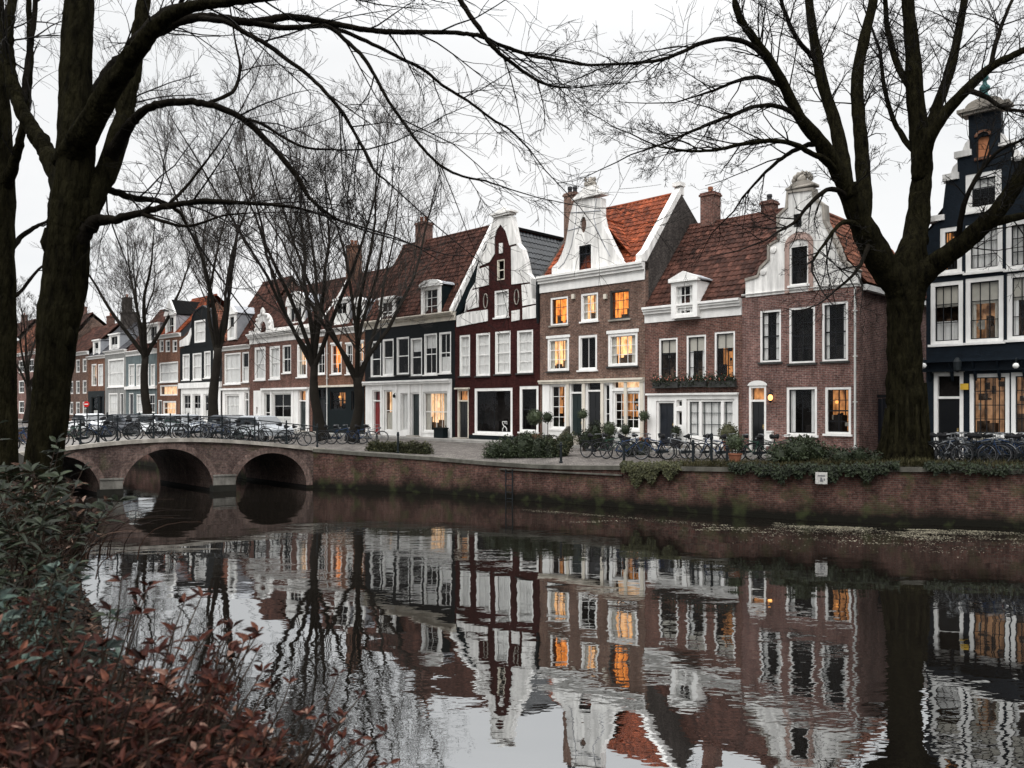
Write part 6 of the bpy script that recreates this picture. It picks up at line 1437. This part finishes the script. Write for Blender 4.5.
for i in range(13):
    t_ = .5+i*.93; p = bp(t_, .42+brng.uniform(0,.12), deck(t_)-.055); bike(p, yawT+brng.choice((0,math.pi))+brng.uniform(-.1,.1), '{} bicycle leaning on the near bridge railing, '+ORD[i]+' from its right end', 'bicycles along the near bridge railing', brng.uniform(-.08,.08))
for i in range(10):
    t_ = .6+i*1.15; p = bp(t_, BW-.75+brng.uniform(-.1,.1), deck(t_)-.055); bike(p, yawT+brng.choice((0,math.pi))+brng.uniform(-.35,.35), '{} bicycle by the rear bridge railing, '+ORD[i]+' from its right end', 'bicycles along the rear bridge railing', brng.uniform(-.06,.06))
def quay_z(x):
    p = min(QP, key=lambda q: abs(q.x-x)); return p
qn = Vector((.46,.89,0)).normalized()
for i, (px, off) in enumerate(((596,2.3),(611,2.9),(628,2.1),(641,3.2),(655,2.2),(668,3.0),(680,2.5),(700,3.1),(716,2.5),(738,3.3),(752,2.7),(768,3.2),(781,2.8))):
    q = min(QP, key=lambda v: abs(v.x/v.y*F+512-px)); f = min(off/2.2, 1); z = q.z*(1-.6*f)+ZB*.6*f-.02; p = q+qn*off; p.x = (px-512)/F*p.y; p.z = z
    bike(p, brng.choice((0,math.pi))+rz_q+brng.uniform(-.35,.35), '{} bicycle parked on the quay by the flower boxes, '+ORD[i]+' from the left', 'bicycles parked on the quay by the flower box house', brng.uniform(-.08,.08))
rb = []
for i in range(16):
    px = 944+i*6.2; q = min(QP, key=lambda v: abs(v.x/v.y*F+512-px)); p = q+qn*(.75+.22*(i % 3)); p.x = (px-512)/F*p.y; p.z = 2.02
    rb.append(bike(p, brng.choice((0,math.pi))+rz_q+brng.uniform(-.5,.5), '{} bicycle among those parked before the blue black house, '+ORD[i]+' from the tree', 'bicycles parked before the blue black house', brng.uniform(-.1,.1), (0,2,1,2)[i % 4]))
for i, px in enumerate((300,332,341,362,372)):
    p = pw(px, 441, 42.5+i*.2); p.z = 1.9
    bike(p, brng.uniform(-.6,.6), '{} bicycle parked under the twin bare trees, '+ORD[i]+' from the left', 'bicycles under the twin trees')
# crate and bag on the bicycles before the blue black house
def on_bike(o, x, z): return Matrix.Translation(o.location) @ o.rotation_euler.to_matrix().to_4x4() @ Vector((x,0,z))
p = on_bike(rb[8], -.5, .775); k = MB()
t = empty('bicycle_crate', p, rb[8].rotation_euler.z); tag(t, 'cream plastic crate carried on a bicycle before the blue black house', 'crate')
for (a, b, c, d_) in ((-.2,.2,-.15,-.13),(-.2,.2,.13,.15),(-.2,-.18,-.13,.13),(.18,.2,-.13,.13)): k.box(a, b, c, d_, 0, .24)
k.box(-.2,.2,-.15,.15,-.02,0); k.build('basket', m_cream, t)
p = on_bike(rb[11], -.5, .77); k = MB(); k.prism_y([(-.14,0),(.16,0),(.19,.2),(.06,.25),(-.05,.14)], -.09, .09)
tag(k.build('saddle_bag', m_paper, None, p), 'white pannier bag hung on a bicycle near the edge of the view', 'bag')
# ------------------------------------------------------------------ bollards, posts, pots, steps, notice, car, gate
def lathe_obj(name, label, cat, pos, prof, mat, group=None, n=10):
    k = MB(); k.lathe(prof, (0,0,0), n); o = k.build(name, mat, None, pos); return tag(o, label, cat, group)
for i, (px, hh, lb) in enumerate(((398,1.05,'slender black post at the right end of the clipped hedge'),(561,.95,'short black bollard at the right end of the wide quay bush'),(624,.95,'black bollard on the quay edge below the lit shopfront'),(693,1.0,'black bollard on the quay before the navy door of the dormer house'),(711.5,1.25,'taller knobbed black post before the wide window of the dormer house'),(727,.8,'thin black post beside the red flower tub'))):
    q = min(QP, key=lambda v: abs(v.x/v.y*F+512-px)); p = q+qn*.75; p.x = (px-512)/F*p.y; p.z = q.z-.03
    lathe_obj('bollard', lb, 'bollard', p, [(.075,0),(.075,.12),(.055,.16),(.045,hh*.8),(.07,hh*.83),(.07,hh*.88),(.05,hh*.92),(.06,hh*.96),(.02,hh)], m_iron, 'black bollards along the quay')
def topiary(label, pos, hs_, r, pot, n=260, mat=None, size=.07):
    rng = random.Random(int(pos[0]*100)); t = empty('potted_topiary', pos); tag(t, label, 'potted plant')
    k = MB(); k.lathe([(.17,0),(.24,.38),(.27,.40),(.27,.45),(.23,.45)], (0,0,0), 12); k.build('pot', pot, t); k = MB(); k.tube([(0,0,.42),(.02,0,hs_)], .022, 6); k.build('stem', m_stem, t)
    k = MB(); k.blob((0,0,hs_+r*.7), r*.8, 10, 7, .1, 0, rng)
    for _ in range(n):
        d = Vector((rng.gauss(0,1), rng.gauss(0,1), rng.gauss(0,1))).normalized(); k.leaf(Vector((0,0,hs_+r*.7))+d*r*rng.uniform(.75,1.02), d+Vector((rng.gauss(0,.6), rng.gauss(0,.6), rng.gauss(0,.6))), (rng.gauss(0,1),-.5,1), size, size*.6)
    k.build('foliage', mat or m_leaf_dark, t)
def fpos(h, x, out, z=None):
    p = front(x)-DIRD*out; p.z = ZB+.10 if z is None else z; return p
topiary('bushy bay tree in a pot left of the lit shopfront window', fpos(HC, 546.5, .9), 1.05, .42, m_terra, 420, m_leaf_green, .10)
topiary('round clipped ball tree in a dark urn before the green front door', fpos(HC, 564, 1.3), 1.15, .30, m_urn)
topiary('round ball topiary in a dark urn beside the stoop railing', fpos(HC, 598, 1.2), 1.35, .26, m_urn, 260, m_leaf_green)
topiary('wide leafy potted shrub under the paired lit windows', fpos(HC, 618, .7), .55, .36, m_urn, 320, m_leaf_green, .09)
topiary('small ball topiary right of the paired lit windows', fpos(HC, 634, .7), .62, .27, m_urn)
topiary('potted ball tree against the white corner left of the navy door', fpos(HB, 649.5, .45), 1.3, .25, m_terra, 260, m_leaf_green)
topiary('hanging ball of leaves on a stem right of the navy door', fpos(HB, 680, .35), .62, .24, m_urn)
topiary('pale green rounded shrub in a tub left of the arched dark door', fpos(HB, 741, 1.1), .5, .42, m_terra, 420, m_leaf_olive, .09)
q = min(QP, key=lambda v: abs(v.x/v.y*F+512-729)); p = q+qn*1.0; p.z = q.z
topiary('red tub of green leaves on the quay edge', (p.x, p.y, p.z), .62, .33, m_terra, 340, m_leaf_green, .09)
# stoop of the lit house
p = front(584.5); t = empty('stoop', (p.x, p.y, ZB), ANG); tag(t, 'small grey stone stoop with sloping side rails up to the paired doors', 'steps')
k = MB()
for i in range(3): k.box(-.55, .75, -1.25+i*.36, -.34, .102+i*.14-(.1 if i == 0 else 0), .10+(i+1)*.14-.002)
k.build('stair_flight', m_stone, t)
for xx in (-.72,.80):
    k = MB(); k.prism_x([(-1.35,.1),(-.34,.1),(-.34,1.0),(-.5,1.0),(-1.35,.3)], xx-.06, xx+.06); k.build('side_cheek', m_graystone, t)
# paper notice
i0 = min(range(len(QP)), key=lambda i: abs(QP[i].x/QP[i].y*F+512-811)); q = QP[i0]; t = empty('paper_notice', (q.x-.07, q.y-.36, 1.52), math.atan2(-.42,1)); tag(t, 'small white paper notice hanging on the quay wall below the verge shrub', 'notice')
k = MB(); k.box(-.19,.19,-.012,.012,-.2,.2); k.build('sheet', M('weathered_paper', (.42,.41,.39), .8, .3, 14), t)
k = MB(); k.box(-.12,.12,-.018,-.0125,.06,.10); k.prism_y([(-.05,-.12),(.06,-.12),(.02,.02),(-.03,.03)], -.018, -.0125); k.box(.07,.11,-.018,-.0125,-.08,.0); k.build('print', m_ink, t)
# dark gate in the alley between the two right-hand houses
p0 = front(859)+DIRD*2.0; p1 = front(926)+DIRD*2.0; t = empty('alley_gate', (p0.x, p0.y, ZB), ANG); tag(t, 'dark boarded alley gate between the scrolled gable house and the blue black house', 'gate'); Lg = (p1-p0).length
k = MB(); nb = int(Lg/.16)
for i in range(nb): k.box(.02+i*(Lg-.04)/nb, .02+(i+.93)*(Lg-.04)/nb, -.03, .03, .05, 2.35+.03*(i % 2))
k.build('boards', m_door_blue, t); k = MB(); k.box(.0, Lg, -.08, .08, 2.40, 2.52); k.build('lintel', m_black, t)
# green bin at the black fronted house
p = fpos(None, 447, .5); t = empty('planter_box', p, ANG); tag(t, 'low dark green planter box by the white shopfront corner', 'planter'); k = MB(); k.box(-.42,.42,-.2,.2,0,.55); k.box(-.46,.46,-.24,.24,.552,.62); k.build('box', m_teal, t); k = MB(); k.box(-.40,.40,-.18,.18,.60,.64); k.build('soil', m_soil, t)
# black pole and red disc sign at the bridge
p = bp(8.95, .3, deck(8.95)); lathe_obj('slim_pole', 'slim black pole standing on the bridge near its left arch', 'pole', p, [(.06,0),(.06,.2),(.035,.25),(.03,2.0),(.05,2.03),(.01,2.1)], m_iron)
p = pw(87, 438, 47); t = empty('road_sign', (p.x, p.y, 1.9)); tag(t, 'round red road sign on a dark post beyond the left end of the bridge', 'road sign')
k = MB(); k.tube([(0,0,0),(0,0,2.25)], .04, 8); k.build('post', m_iron, t); k = MB(); k.tube([(0,-.05,2.15),(0,-.08,2.15)], .17, 20); k.build('disc', m_redl, t); k = MB(); k.box(-.11,.11,-.088,-.081,2.12,2.18); k.build('bar', m_white, t)
def car(pos, yaw, paint, label, tall=1.0):
    t = empty('parked_car', pos, yaw); tag(t, label, 'car', 'cars parked beyond the bridge')
    prof = [(-2.0,.32),(-2.02,.62),(-1.95,.86),(-1.75,.93),(-1.35,1.38*tall),(-.9,1.46*tall),(.1,1.46*tall),(.45,1.40*tall),(1.05,.96),(1.75,.84),(1.98,.66),(2.0,.34)]
    k = MB(); n = len(prof); secs = [(-.86,.93),(-.80,1.0),(.80,1.0),(.86,.93)]
    rows = []
    for (y, s_) in secs: rows.append([Vector((x*s_, y*(1 if z < .9 else .84), .32+(z-.32)*(s_ if z > .9 else 1))) for x, z in prof])
    for A, B in zip(rows, rows[1:]):
        for j in range(n): k.face([A[j], A[(j+1) % n], B[(j+1) % n], B[j]])
    k.face(rows[0][::-1]); k.face(rows[-1]); k.build('body', paint, t)
    for sg in (-1,1):
        for (a, b, c, d_) in ((-1.55,-1.2,-.48,-.48),(-.40,-.40,.28,.78)):
            g_ = MB(); y0 = .735*sg; g_.prism_y([(a,.96),(d_,.96),(c,1.36*tall),(b,1.36*tall)], y0-.04, y0+.04); g_.build('side_window', m_carglass, t)
        for x in (-1.25,1.25):
            w_ = MB(); w_.tube([(x,.66*sg,.31),(x,.86*sg,.31)], .31, 18); wo = w_.build('wheel', m_rubber, t); r_ = MB(); r_.tube([(x,.85*sg,.31),(x,.875*sg,.31)], .19, 12); r_.build('rim', m_steel, wo)
        l_ = MB(); l_.blob((1.86,.6*sg,.70), (.09,.17,.08), 8, 5, 0); l_.build('headlight', m_headl, t); l_ = MB(); l_.box(-2.03,-1.93,.5*sg-.13,.5*sg+.13,.68,.84); l_.build('tail_light', m_redl, t)
    g_ = MB(); g_.face([(.50,-.64,1.37*tall),(1.02,-.68,.985),(1.02,.68,.985),(.50,.64,1.37*tall)]); g_.face([(-1.39,-.64,1.34*tall),(-1.39,.64,1.34*tall),(-1.76,.68,.96),(-1.76,-.68,.96)])
    for i in range(len(g_.v)): x, y, z = g_.v[i]; g_.v[i] = (x+(.02 if x > 0 else -.02), y, z+.03)
    g_.build('windscreen', m_carglass, t); return t
for px, Z, pt, lb in ((92,58,m_carw,'white hatchback parked beyond the bridge before the corner shop house'),(128,55,m_carb,'dark hatchback parked beyond the bridge before the grey green house'),(186,52,m_cars,'silver hatchback parked beyond the bridge before the black gabled house'),(158,53.5,m_carw,'white hatchback parked beyond the bridge before the slim brick house'),(232,50,m_carb,'dark hatchback parked beyond the bridge before the steep roof house'),(262,47,m_cars,'silver hatchback parked beyond the bridge before the parapet house')):
    p = pw(px, 430, Z); car((p.x, p.y, ZB+.012), ANG+.1, pt, lb)
# ------------------------------------------------------------------ sky, sun, camera
W = bpy.data.worlds.new('World'); SC.world = W; W.use_nodes = True; nt = W.node_tree; N = nt.nodes.new; L = nt.links.new; bg = nt.nodes['Background']
SUN_EL, SUN_AZ = 48.0, 205.0     # overcast: a wide soft sun behind the camera's left shoulder
sky = N('ShaderNodeTexSky'); sky.sky_type = 'NISHITA'; sky.sun_disc = False; sky.sun_elevation = R(SUN_EL); sky.sun_rotation = R(SUN_AZ); sky.air_density = 1.0; sky.dust_density = 3.0
hsv = N('ShaderNodeHueSaturation'); hsv.inputs['Saturation'].default_value = .15; L(sky.outputs[0], hsv.inputs['Color'])
tc = N('ShaderNodeTexCoord'); sp = N('ShaderNodeSeparateXYZ'); L(tc.outputs['Generated'], sp.inputs[0])
mr = N('ShaderNodeMapRange'); mr.interpolation_type = 'SMOOTHSTEP'; mr.inputs['From Min'].default_value = .38; mr.inputs['From Max'].default_value = 1.0; mr.inputs['To Min'].default_value = 7.5; mr.inputs['To Max'].default_value = 36.0; L(sp.outputs[2], mr.inputs['Value'])
nz = N('ShaderNodeTexNoise'); nz.inputs['Scale'].default_value = 2.2; nz.inputs['Detail'].default_value = 6; nz.inputs['Roughness'].default_value = .55; mp = N('ShaderNodeMapping'); mp.inputs['Scale'].default_value = (1,1,2.4); L(tc.outputs['Generated'], mp.inputs[0]); L(mp.outputs[0], nz.inputs['Vector'])
r_ = ramp(nt, [(.35,(.93,.945,.96)),(.65,(1.03,1.03,1.03))]); L(nz.outputs['Fac'], r_.inputs[0])
m1 = N('ShaderNodeVectorMath'); m1.operation = 'SCALE'; L(r_.outputs[0], m1.inputs[0]); L(mr.outputs[0], m1.inputs['Scale'])
mx = N('ShaderNodeMix'); mx.data_type = 'RGBA'; mx.inputs[0].default_value = .9; L(hsv.outputs[0], mx.inputs[6]); L(m1.outputs[0], mx.inputs[7]); L(mx.outputs[2], bg.inputs['Color']); bg.inputs['Strength'].default_value = .1
sl = bpy.data.lights.new('sun', 'SUN'); sl.energy = 1.0; sl.angle = R(35); sl.color = (1,.97,.93); so = bpy.data.objects.new('sun', sl); COL.objects.link(so)
az = R(SUN_AZ); d = Vector((math.sin(az)*math.cos(R(SUN_EL)), math.cos(az)*math.cos(R(SUN_EL)), math.sin(R(SUN_EL)))); so.rotation_euler = d.to_track_quat('Z','Y').to_euler(); so.location = (0,0,60)
cam = bpy.data.cameras.new('camera'); co = bpy.data.objects.new('camera', cam); COL.objects.link(co); SC.camera = co
co.location = (0,0,CAMZ); co.rotation_euler = (R(90),0,0); cam.sensor_width = 36; cam.lens = F/1024*36; cam.shift_y = (HZ-384)/1024; cam.clip_end = 3000; cam.clip_start = .05
cam.dof.use_dof = True; cam.dof.focus_distance = 34; cam.dof.aperture_fstop = 3.4
SC.view_settings.view_transform = 'Standard'; SC.view_settings.look = 'None'; SC.view_settings.exposure = .45; SC.view_settings.gamma = 1
SC.render.engine = 'CYCLES'; SC.cycles.max_bounces = 8; SC.cycles.transparent_max_bounces = 12; SC.cycles.use_denoising = True; SC.cycles.caustics_reflective = False; SC.cycles.caustics_refractive = False
